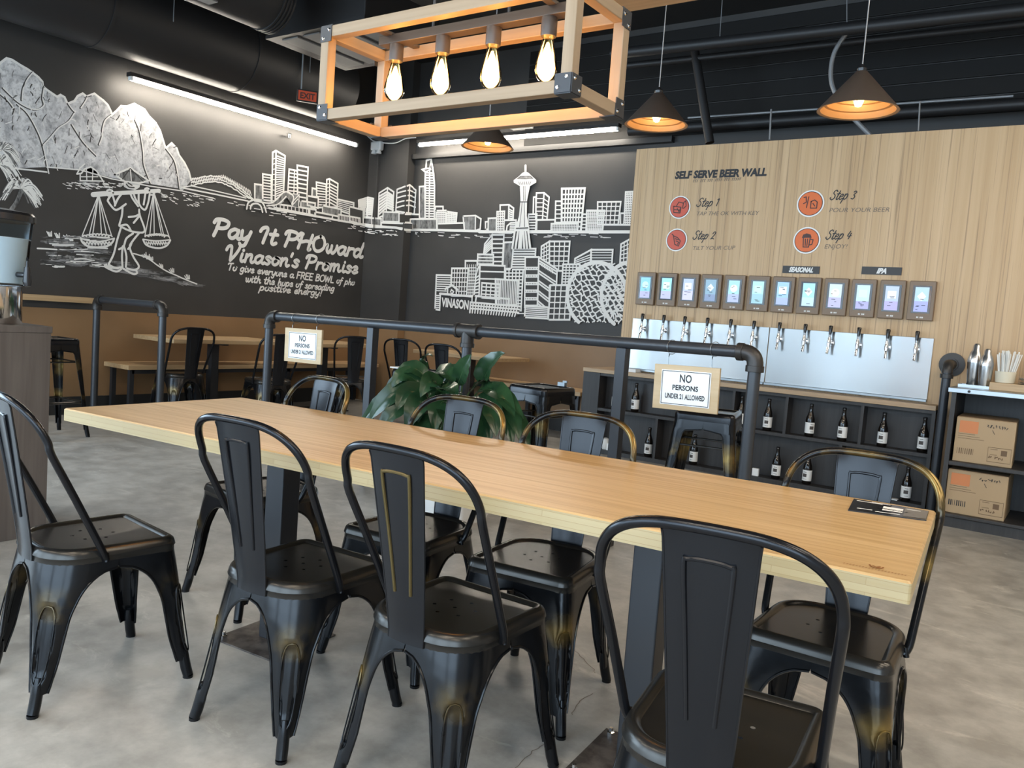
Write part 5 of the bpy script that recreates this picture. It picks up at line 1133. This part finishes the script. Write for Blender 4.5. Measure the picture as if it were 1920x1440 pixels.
# ------------------------------------------------------------------ planter
c = at_z(862, 991, 0); px0 = float(at_y(706, 960, float(c[1]))[0]); pw = float(c[0]-px0); pd_ = .29
PX, PY = px0+pw/2, float(c[1])+pd_/2
t = thing('potted_plant', 'broad leaved green plant in a long white planter by the railing', 'plant', (PX, PY, 0))
rp = lambda d, ww, dd: round_poly([(ww/2-d, dd/2-d), (-ww/2+d, dd/2-d), (-ww/2+d, -dd/2+d), (ww/2-d, -dd/2+d)], [.03]*4, 4)
mb = MB(); rr = [(rp(.02, pw, pd_), 0), (rp(0, pw, pd_), .05), (rp(-.01, pw, pd_), .42), (rp(.012, pw, pd_), .42), (rp(.018, pw, pd_), .36)]; n = len(rr[0][0])
mb.add([(x, y, z) for r, z in rr for x, y in r], [tuple(range(n))[::-1]]+[(i*n+k, i*n+(k+1) % n, (i+1)*n+(k+1) % n, (i+1)*n+k) for i in range(len(rr)-1) for k in range(n)]); mb.build('planter', 'planter_white', t, smooth=True)
mb = MB(); mb.add([(x, y, .385) for x, y in rp(.016, pw, pd_)], [tuple(range(n))]); mb.build('soil', 'soil', t)
def leaf(base_, mid, tip, width, face=None):
    base_, mid, tip = (np.array(q, float)-np.array([PX, PY, 0]) for q in (base_, mid, tip))
    N = 12; P = [(1-s)**2*base_+2*s*(1-s)*mid+s*s*tip for s in np.linspace(0, 1, N+1)]
    vdir = np.array([PX, PY, .8])-CAMP; vdir /= np.linalg.norm(vdir); up = face if face is not None else -vdir*.75+np.array([0, 0, .65]); mb = MB(); rib = []; vs = []
    for i, p in enumerate(P):
        s = i/N; tg = P[min(N, i+1)]-P[max(0, i-1)]; tg /= np.linalg.norm(tg); side = np.cross(tg, up); side /= np.linalg.norm(side); nn = np.cross(side, tg)
        wdt = width/2*(math.sin(math.pi*min(1, s**.72))**.8+.02*(s < .98)); rib.append(p-nn*.002)
        for k in (-1, -.6, -.25, 0, .25, .6, 1): vs.append(p+side*wdt*k+nn*(abs(k)**1.2*wdt*.28+.004*math.sin(s*26+k*3)*abs(k)))
    mb.add(vs, [(i*7+k, i*7+k+1, (i+1)*7+k+1, (i+1)*7+k) for i in range(N) for k in range(6)])
    o = mb.build('leaf', 'leaf', t, smooth=True, ang=80); MB().tube(rib, [.0036*(1-.8*i/N) for i in range(N+1)], 5).build('midrib', 'leaf_vein', o, smooth=True)
    root = np.array([base_[0]*.25+R_.uniform(-.06, .06), R_.uniform(-.05, .05), .38]); q = (root+base_)/2+np.array([0, 0, .06])
    MB().tube([(1-s)**2*root+2*s*(1-s)*q+s*s*base_ for s in np.linspace(0, 1, 7)], .005, 6).build('stem', 'stem_green', t, smooth=True)
Lp = lambda x, y, Y: at_y(x, y, Y)
LV = [((905, 722, 3.55), (912, 682, 3.5), (947, 662, 3.48), .15), ((858, 722, 3.5), (868, 690, 3.46), (884, 664, 3.45), .11), ((812, 705, 3.55), (835, 680, 3.5), (852, 722, 3.45), .13), ((800, 705, 3.6), (785, 655, 3.56), (812, 668, 3.5), .05), ((800, 712, 3.5), (775, 668, 3.45), (735, 710, 3.4), .10), ((790, 725, 3.48), (755, 680, 3.4), (735, 728, 3.36), .11),
      ((775, 735, 3.42), (735, 720, 3.34), (692, 790, 3.30), .14), ((800, 745, 3.45), (760, 715, 3.35), (745, 770, 3.3), .13), ((820, 735, 3.44), (815, 690, 3.36), (788, 745, 3.3), .13), ((825, 745, 3.42), (830, 710, 3.34), (838, 745, 3.28), .13), ((850, 750, 3.5), (860, 715, 3.42), (830, 735, 3.36), .10), ((880, 735, 3.55), (912, 705, 3.5), (912, 715, 3.44), .07),
      ((895, 735, 3.5), (935, 712, 3.42), (965, 785, 3.36), .13), ((905, 745, 3.5), (960, 735, 3.42), (975, 830, 3.38), .12), ((885, 750, 3.42), (925, 735, 3.34), (930, 820, 3.3), .14), ((865, 755, 3.42), (870, 735, 3.32), (885, 810, 3.28), .14), ((840, 755, 3.42), (820, 740, 3.32), (815, 810, 3.28), .14), ((805, 755, 3.42), (780, 740, 3.32), (762, 810, 3.28), .14),
      ((835, 770, 3.4), (845, 760, 3.3), (850, 825, 3.26), .13), ((780, 760, 3.42), (740, 755, 3.32), (715, 805, 3.28), .12), ((920, 760, 3.55), (985, 775, 3.5), (990, 845, 3.46), .10), ((790, 770, 3.45), (790, 770, 3.38), (795, 835, 3.3), .13), ((900, 765, 3.45), (915, 765, 3.38), (905, 835, 3.3), .13), ((870, 700, 3.6), (850, 690, 3.6), (805, 735, 3.55), .12)]
for a, m_, b_, wd in LV: leaf(Lp(*a), Lp(*m_), Lp(*b_), wd*.98)
for a, m_, b_, wd in LV[4:]:
    jx, jy, jd = R_.uniform(-22, 22), R_.uniform(-6, 18), R_.uniform(-.02, .09); leaf(Lp(a[0], a[1], a[2]+jd), Lp(m_[0]+jx*.5, m_[1]+jy*.5, m_[2]+jd), Lp(b_[0]+jx, b_[1]+jy, b_[2]+jd), wd*R_.uniform(.65, .85))

# ------------------------------------------------------------------ cart with drink dispenser
t = thing('service_cart', 'grey brown wooden cart standing at the left edge', 'cart', (-3.86, 1.84, 0)); ZK = .972
MB().box((-.62, -1.0, .0), (0, 0, ZK-.03)).build('body', 'grey_wood', t, bev=.003); MB().box((-.63, -1.01, ZK-.03), (.004, .004, ZK)).build('top_board', 'grey_wood', t, bev=.002)
DX, DY = -4.035, 1.66
t = thing('drink_dispenser', 'clear drink dispenser with black lid on a steel stand', 'dispenser', (DX, DY, ZK+.0005))
MB().lathe([(.118, 0), (.120, .004), (.120, .168), (.112, .172), (.112, .004)], n=40).build('steel_stand', 'chrome', t, smooth=True)
MB().lathe([(.126, .174), (.131, .178), (.156, .455), (.158, .46), (.154, .46), (.128, .182), (0, .180)], n=40, cap=False).build('jar', 'jar_plastic', t, smooth=True)
MB().lathe([(.1265, .1835), (.147, .385), (0, .3855)], n=40).build('drink', 'liquid', t, smooth=True)
MB().lathe([(.162, .458), (.166, .462), (.166, .488), (.156, .500), (.06, .514), (0, .516)], n=40).build('lid', 'lid_dark', t, smooth=True)
sp = MB(); sp.tube([(.128, .05, .225), (.175, .07, .225)], .012, 10).tube([(.175, .07, .26), (.175, .07, .195), (.18, .072, .175)], [.013, .018, .012], 12).tube([(.175, .07, .26), (.175, .07, .288)], [.007, .005], 8).lathe([(0, -.008), (.008, 0), (0, .008)], (.175, .07, .296), 10); sp.build('spigot', 'lid_dark', t, smooth=True)
# ------------------------------------------------------------------ box pendant over the long table
ZB, ZTp = 1.697, 1.96; LX0, LX1, LY0, LY1 = -1.885, -1.025, 1.625, 1.885; S_ = .031
t = thing('box_pendant', 'open wooden box frame pendant lamp with four glowing bulbs', 'pendant lamp', ((LX0+LX1)/2, (LY0+LY1)/2, ZB)); a, b_, h = (LX1-LX0)/2, (LY1-LY0)/2, ZTp-ZB
for y in (-b_, b_-S_):
    for z in (0, h-S_): MB().box((-a+S_, y, z), (a-S_, y+S_, z+S_)).build('long_beam', 'lamp_wood', t, bev=.002)
for x in (-a, a-S_):
    for z in (0, h-S_): MB().box((x, -b_+S_, z), (x+S_, b_-S_, z+S_)).build('short_beam', 'lamp_wood_y', t, bev=.002)
    for y in (-b_, b_-S_): MB().box((x, y, 0), (x+S_, y+S_, h)).build('upright', 'lamp_wood_z', t, bev=.002)
for sx in (-1, 1):
    for sy in (-1, 1):
        for z in (0, h):
            s = 1 if z == 0 else -1; br = MB(); cx, cy = sx*a, sy*b_; k = .044; th = .0025
            br.box((min(cx, cx-sx*k), min(cy, cy+sy*th), min(z, z+s*k)), (max(cx, cx-sx*k), max(cy, cy+sy*th), max(z, z+s*k)))
            br.box((min(cx, cx+sx*th), min(cy, cy-sy*k), min(z, z+s*k)), (max(cx, cx+sx*th), max(cy, cy-sy*k), max(z, z+s*k)))
            br.box((min(cx, cx-sx*k), min(cy, cy-sy*k), min(z, z-s*th)), (max(cx, cx-sx*k), max(cy, cy-sy*k), max(z, z-s*th)))
            bo = br.build('corner_bracket', 'pipe_black', t)
            for dx, dz in ((.035, .012), (.012, .035)):
                MB().lathe([(.0055, 0), (.004, .003), (0, .0035)], n=8, T=Matrix.Translation((cx-sx*dx, cy+sy*th, z+s*dz)) @ Matrix.Rotation(math.radians(90*sy*-1), 4, 'X')).build('screw', 'chrome', bo)
                MB().lathe([(.0055, 0), (.004, .003), (0, .0035)], n=8, T=Matrix.Translation((cx+sx*th, cy-sy*dx, z+s*dz)) @ Matrix.Rotation(math.radians(90*sx), 4, 'Y')).build('screw', 'chrome', bo)
MB().box((-.31, -.02, h-.032), (.33, .02, h-.006)).build('lamp_bar', 'bronze', t, bev=.002)
for x in (-.27, .29): MB().box((x-.012, -b_+S_, h-.010), (x+.012, b_-S_, h-.002)).build('cross_strap', 'bronze', t)
for x in (-.12, .14): MB().tube([(x, 0, h-.02), (x, 0, CEIL-ZB)], .004, 6).build('suspension_rod', 'pipe_black', t)
for k in range(4):
    x = -.255+k*.175
    MB().lathe([(.0195, h-.078), (.0205, h-.074), (.0205, h-.032)], (x, 0, 0), 20).build('socket', 'bronze', t, smooth=True)
    zt_ = h-.076; prof = [(.013, 0), (.014, -.012), (.020, -.045), (.0285, -.085), (.0285, -.10), (.022, -.120), (.010, -.130), (0, -.132)]
    bu = MB().lathe([(r*1.02, zt_+z*.88) for r, z in prof], (x, 0, 0), 24, cap=False).build('bulb', 'amber_glass', t, smooth=True)
    MB().lathe([(.003, zt_-.016), (.010, zt_-.036), (.019, zt_-.062), (.0235, zt_-.080), (.0225, zt_-.092), (.013, zt_-.104), (0, zt_-.108)], (x, 0, 0), 16).build('filament', 'filament', bu, smooth=True)
    l = bpy.data.lights.new('bulb_glow', 'POINT'); l.energy = 5.0; l.color = (1, .42, .06); l.shadow_soft_size = .03
    lo_ = bpy.data.objects.new('bulb_glow', l); COL.objects.link(lo_); lo_.parent = t; lo_.location = (x, 0, zt_-.085)
# ------------------------------------------------------------------ three cone pendants over the railing
def cone(px_, py_, Dm, lb):
    p = at_y(px_, py_, 3.55); t = thing('cone_pendant', lb, 'pendant lamp', p, 0, 'cone pendants'); R0 = Dm/2; Hc = R0*.98
    MB().lathe([(R0, 0), (.022, Hc), (.0, Hc+.004)], n=48, cap=False).build('shade', 'bronze', t, smooth=True, ang=60)
    prof = []
    for k in range(6):
        f0, f1 = k/6, (k+1)/6; r0, r1 = R0*.985*(1-f0)+.02*f0, R0*.985*(1-f1)+.02*f1; z0, z1 = Hc*.96*f0, Hc*.96*f1; prof += [(r0, z0), (r0*.5+r1*.5-.001, z0+.002), (r1+.002, z1-.006)]
    MB().lathe(prof, (0, 0, .001), 48, cap=False).build('ribbed_lining', 'ribbed_gold', t, smooth=True, ang=25)
    MB().lathe([(.018, Hc-.002), (.020, Hc+.012), (.012, Hc+.02), (.004, Hc+.03)], n=16).build('cap', 'handle_black', t, smooth=True)
    MB().lathe([(.016, Hc*.42), (.016, Hc*.75)], n=14).build('socket', 'handle_black', t)
    MB().lathe([(0, Hc*.10), (.012, Hc*.12), (.020, Hc*.25), (.016, Hc*.38), (.010, Hc*.44)], n=16).build('bulb', 'small_bulb', t, smooth=True)
    MB().tube([(0, 0, Hc+.02), (0, 0, CEIL-float(p[2]))], .0025, 6).build('cord', 'conduit_grey', t)
    l = bpy.data.lights.new('bulb_glow', 'POINT'); l.energy = 1.2; l.color = (1, .66, .32); l.shadow_soft_size = .02
    lo_ = bpy.data.objects.new('bulb_glow', l); COL.objects.link(lo_); lo_.parent = t; lo_.location = (0, 0, Hc*.06)
cone(1230, 235, .298, 'dark cone pendant hanging left of the tap wall title'); cone(1608, 208, .318, 'dark cone pendant hanging highest, on the right above the oak partition'); cone(914, 277, .285, 'dark cone pendant partly in front of the back wall strip light')
# ------------------------------------------------------------------ strip lights on the chalk walls
def strip(p0, p1, n, lb):
    p0, p1 = np.array(p0), np.array(p1); d = p1-p0; L = float(np.linalg.norm(d)); rz = math.atan2(d[1], d[0])
    t = thing('strip_light', lb, 'strip light', p0, rz, 'strip lights on the mural')
    MB().box((-.02, -.035, .03), (L+.02, .035, .065)).build('housing', 'black_paint', t); MB().tube([(0, 0, .012), (L, 0, .012)], .018, 12).build('tube', 'tube_light', t, smooth=True)
    for x in (.0, L): MB().box((x-.012, -.02, -.004), (x+.012, .02, .03)).build('end_cap', 'white_plastic', t)
    for x in (.25, L-.25): MB().box((x-.01, 0, .04), (x+.01, .199, .056)).build('bracket', 'black_paint', t)
sx_ = XL+.20; p0, p1 = at_x(245, 150, sx_), at_x(668, 268, sx_); zs_ = float((p0[2]+p1[2])/2); strip((sx_, p0[1], p0[2]), (sx_, p1[1], p1[2]), (1, 0, 0), 'long white tube light along the left chalk wall')
sy_ = YB-.20; p0, p1 = at_y(787, 274, sy_), at_y(1158, 248, sy_); strip((p0[0], sy_, p0[2]), (p1[0], sy_, p1[2]), (0, -1, 0), 'white tube light along the back wall, behind a cone pendant')
# ------------------------------------------------------------------ ducts, pipes and fixtures under the black ceiling
def xpipe(name, a, b_, Y, r, mat, lb, cat='pipe', ext=0):
    p, q = at_y(*a, Y), at_y(*b_, Y); d = (q-p)*ext; return tag(MB().tube([np.zeros(3), q+d-p], r, 14).build(name, mat, smooth=True, loc=tuple(map(float, p))), lb, cat, 'ceiling pipes')
xpipe('ceiling_pipe', (1148, 101), (1920, 18), 6.4, .045, 'duct_black', 'upper thick black pipe crossing above the tap wall', ext=.6)
xpipe('ceiling_pipe', (1148, 126), (1920, 45), 6.9, .030, 'duct_black', 'thinner black pipe just under the upper thick pipe', ext=.6)
xpipe('ceiling_pipe', (1180, 246), (1920, 195), 7.15, .045, 'duct_black', 'thick black pipe just above the oak partition', ext=.6)
xpipe('ceiling_pipe', (1290, 221), (1900, 180), 7.2, .010, 'conduit_grey', 'thin grey rod running above the oak partition')
p, q = at_y(1302, 93, 6.9), at_y(1331, 268, 6.9)
tag(MB().tube([np.zeros(3), q-p], .04, 12).build('ceiling_pipe', 'duct_black', smooth=True, loc=tuple(map(float, p))), 'slanting black pipe dropping behind the oak partition', 'pipe', 'ceiling pipes')
cp = [at_y(x, y, 6.75) for x, y in ((1587, 63), (1566, 95), (1558, 130), (1562, 165), (1585, 205), (1610, 232), (1632, 254))]; o0 = cp[0].copy()
tag(MB().tube([c_-o0 for c_ in smooth_path(cp, 5)], .018, 10).build('flexible_conduit', 'conduit_grey', smooth=True, loc=tuple(map(float, o0))), 'grey flexible conduit curving down behind a cone pendant', 'conduit')
# small hangers and rods on the right
for (x0, y0), (x1, y1), r, lb in (((1355, -10), (1349, 78), .004, 'thin hanger rod above the slanting black pipe'), ((1446, 205), (1443, 262), .008, 'short grey rod between two cone pendants, just above the oak partition'), ((1725, 190), (1722, 245), .006, 'short grey rod right of the highest cone pendant'), ((1588, 0), (1588, 45), .004, 'thin hanger rod above the grey flexible conduit')):
    p, q = at_y(x0, y0, 6.8), at_y(x1, y1, 6.8); tag(MB().tube([np.zeros(3), q-p], r, 8).build('hanger_rod', 'conduit_grey', smooth=True, loc=tuple(map(float, p))), lb, 'rod', 'ceiling hanger rods')
# big duct along the left wall and a second nearer one
t = thing('air_duct', 'large black round duct running above the left wall strip light', 'duct', (XL+.44, 1.0, 3.52)); MB().tube([(0, 0, 0), (0, 5.3, 0)], .36, 40).build('duct', 'duct_black', t, smooth=True)
for y in (1.2, 2.6, 4.0): MB().tube([(0, y, 0), (0, y+.03, 0)], .366, 40).build('seam_band', 'duct_black', t, smooth=True)
for y in (2.2, 3.1, 4.6): MB().tube([(.37, y, -.05), (.372, y, .56)], .004, 6).build('hanger_wire', 'conduit_grey', t)
dq = at_z(480, 65, 3.3); t = thing('air_duct', 'second black round duct overhead with a pale sticker, ending at a grey unit', 'duct', (float(dq[0])+.22, 0.8, 3.55)); Ld = float(dq[1])-.8
MB().tube([(0, 0, 0), (0, Ld, 0)], .27, 36).build('duct', 'duct_black', t, smooth=True)
for k in range(4): MB().tube([(0, Ld-.02-k*.03, 0), (0, Ld-.005-k*.03, 0)], .278, 36).build('ridge', 'duct_black', t, smooth=True)
MB().box((.05, Ld-1.1, -.272), (.16, Ld-.62, -.262)).build('sticker', 'grey_unit', t)
# grey roof unit (wedge-shaped diffuser box)
g0, g1, g2, g3 = at_z(480, 67, 3.3), at_z(660, 45, 3.3), at_z(640, 150, 3.3), at_z(505, 102, 3.3)
t = thing('ceiling_unit', 'pale grey ventilation box under the ceiling behind the box pendant', 'vent box', (-5.45, 5.0, 3.45)); MB().box((-.62, -.35, .0), (.55, .55, .3)).build('casing', 'black_paint', t, bev=.01); MB().box((-.64, -.37, -.03), (.57, .57, .0)).build('flange', 'black_paint', t)
for k in range(4): MB().box((-.5+k*.27, -.3, -.04), (-.3+k*.27, .48, -.03)).build('grille', 'grey_unit', t)
# lit orange board overhead
c = at_z(1172, 20, 2.55); c1 = at_z(1320, 0, 2.55)
t = thing('hanging_board', 'orange wooden board hanging under the ceiling at the top edge', 'board', (float(c[0]), float(c[1])+.02, 2.55)); MB().box((0, -1.0, 0), (1.2, 0, .03)).build('panel', 'orange_board', t, bev=.002)
for x in (.1, 1.1):
    for y in (-.9, -.1): MB().tube([(x, y, .03), (x, y, CEIL-2.55)], .003, 6).build('cable', 'conduit_grey', t)
# exit sign, sprinkler heads, emergency lamp, junction boxes
c = at_x(576, 181, XL+.85); t = thing('exit_sign', 'small red exit sign box hanging in the dark upper left corner', 'sign', c, RAD(55))
MB().box((-.10, -.02, -.06), (.10, .02, .06)).build('casing', 'black_paint', t, bev=.004); MB().box((-.088, -.024, -.046), (.088, -.020, .046)).build('lens', 'exit_red', t); text_obj('lettering', 'EXIT', .08, 'badge_dark', t, (0, -.0255, -.029), (1, 0, 0), (0, 0, 1), bold=.003, width=.145)
MB().tube([(-.06, 0, .06), (-.06, 0, CEIL-float(c[2]))], .008, 8).build('stem', 'conduit_grey', t)
c = at_y(703, 278, YC-.03); t = thing('emergency_lamp', 'white twin emergency lamp on the corner column', 'lamp', (float(c[0])+.07, YC-.026, float(c[2])))
MB().box((-.03, -.01, -.02), (.03, .025, .03)).build('mount', 'white_plastic', t); MB().box((-.085, -.072, -.04), (.085, -.001, .07)).build('body', 'white_plastic', t, bev=.02)
for s in (-1, 1): MB().lathe([(.022, 0), (.034, -.03), (.034, -.045), (0, -.045)], (s*.04, -.045, -.035), 16).build('lamp_head', 'white_plastic', t, smooth=True)
MB().tube([(0, -.012, -.04), (0, -.012, -1.0)], .006, 8).build('conduit', 'dark_trim', t)
c = at_x(541, 255, XL+.06); t = thing('sprinkler_head', 'small shiny sprinkler head below the left strip light', 'sprinkler', (XL, float(c[1]), float(c[2])))
MB().tube([(0, 0, 0), (.06, 0, 0)], .012, 10).build('stub', 'chrome', t, smooth=True); MB().lathe([(.028, .02), (.03, .024), (.012, .03), (.010, -.02), (.022, -.028), (0, -.03)], (.07, 0, 0), 14).build('head', 'chrome', t, smooth=True)
c = at_y(962, 244, YB-.2); tag(MB().box((-.14, -.05, -.05), (.14, .074, .05)).build('junction_box', 'white_plastic', loc=(float(c[0]), YB-.075, float(c[2])+.10), bev=.006), 'pale junction box on the back wall beside the cone pendant', 'box')
wv = [at_y(x, y, YC-.06) for x, y in ((686, 252), (700, 264), (720, 268), (742, 268), (760, 260), (780, 258))]; o0 = wv[0].copy()
tag(MB().tube([c_-o0 for c_ in smooth_path(wv, 5)], .006, 6).build('loose_cable', 'white_plastic', smooth=True, loc=tuple(map(float, o0))), 'loose white cable drooping above the emergency lamp', 'cable')

# ------------------------------------------------------------------ fill lights added out of view to brighten floor and table (behind and above the camera)
for i, (x, y) in enumerate([(-5.6, -1.6), (-3.2, -1.6), (-.8, -1.6), (1.6, -1.6), (-5.6, .0), (-.6, -.2), (1.8, .6), (1.1, 2.3), (2.9, 2.6), (1.4, 4.1), (3.0, 4.6)]):
    t = thing('added_fill_light', 'added flat white fill light above the front of the room, out of view', 'fill light', (x, y, 3.62), 0, 'added fill lights of the front half')
    MB().box((-.72, -.17, .0), (.72, .17, .05)).build('housing', 'black_paint', t); MB().box((-.70, -.15, -.012), (.70, .15, -.0005)).build('diffuser', 'fill_panel', t)
    for sx in (-.5, .5): MB().tube([(sx, 0, .05), (sx, 0, CEIL-3.62)], .004, 6).build('cable', 'conduit_grey', t)
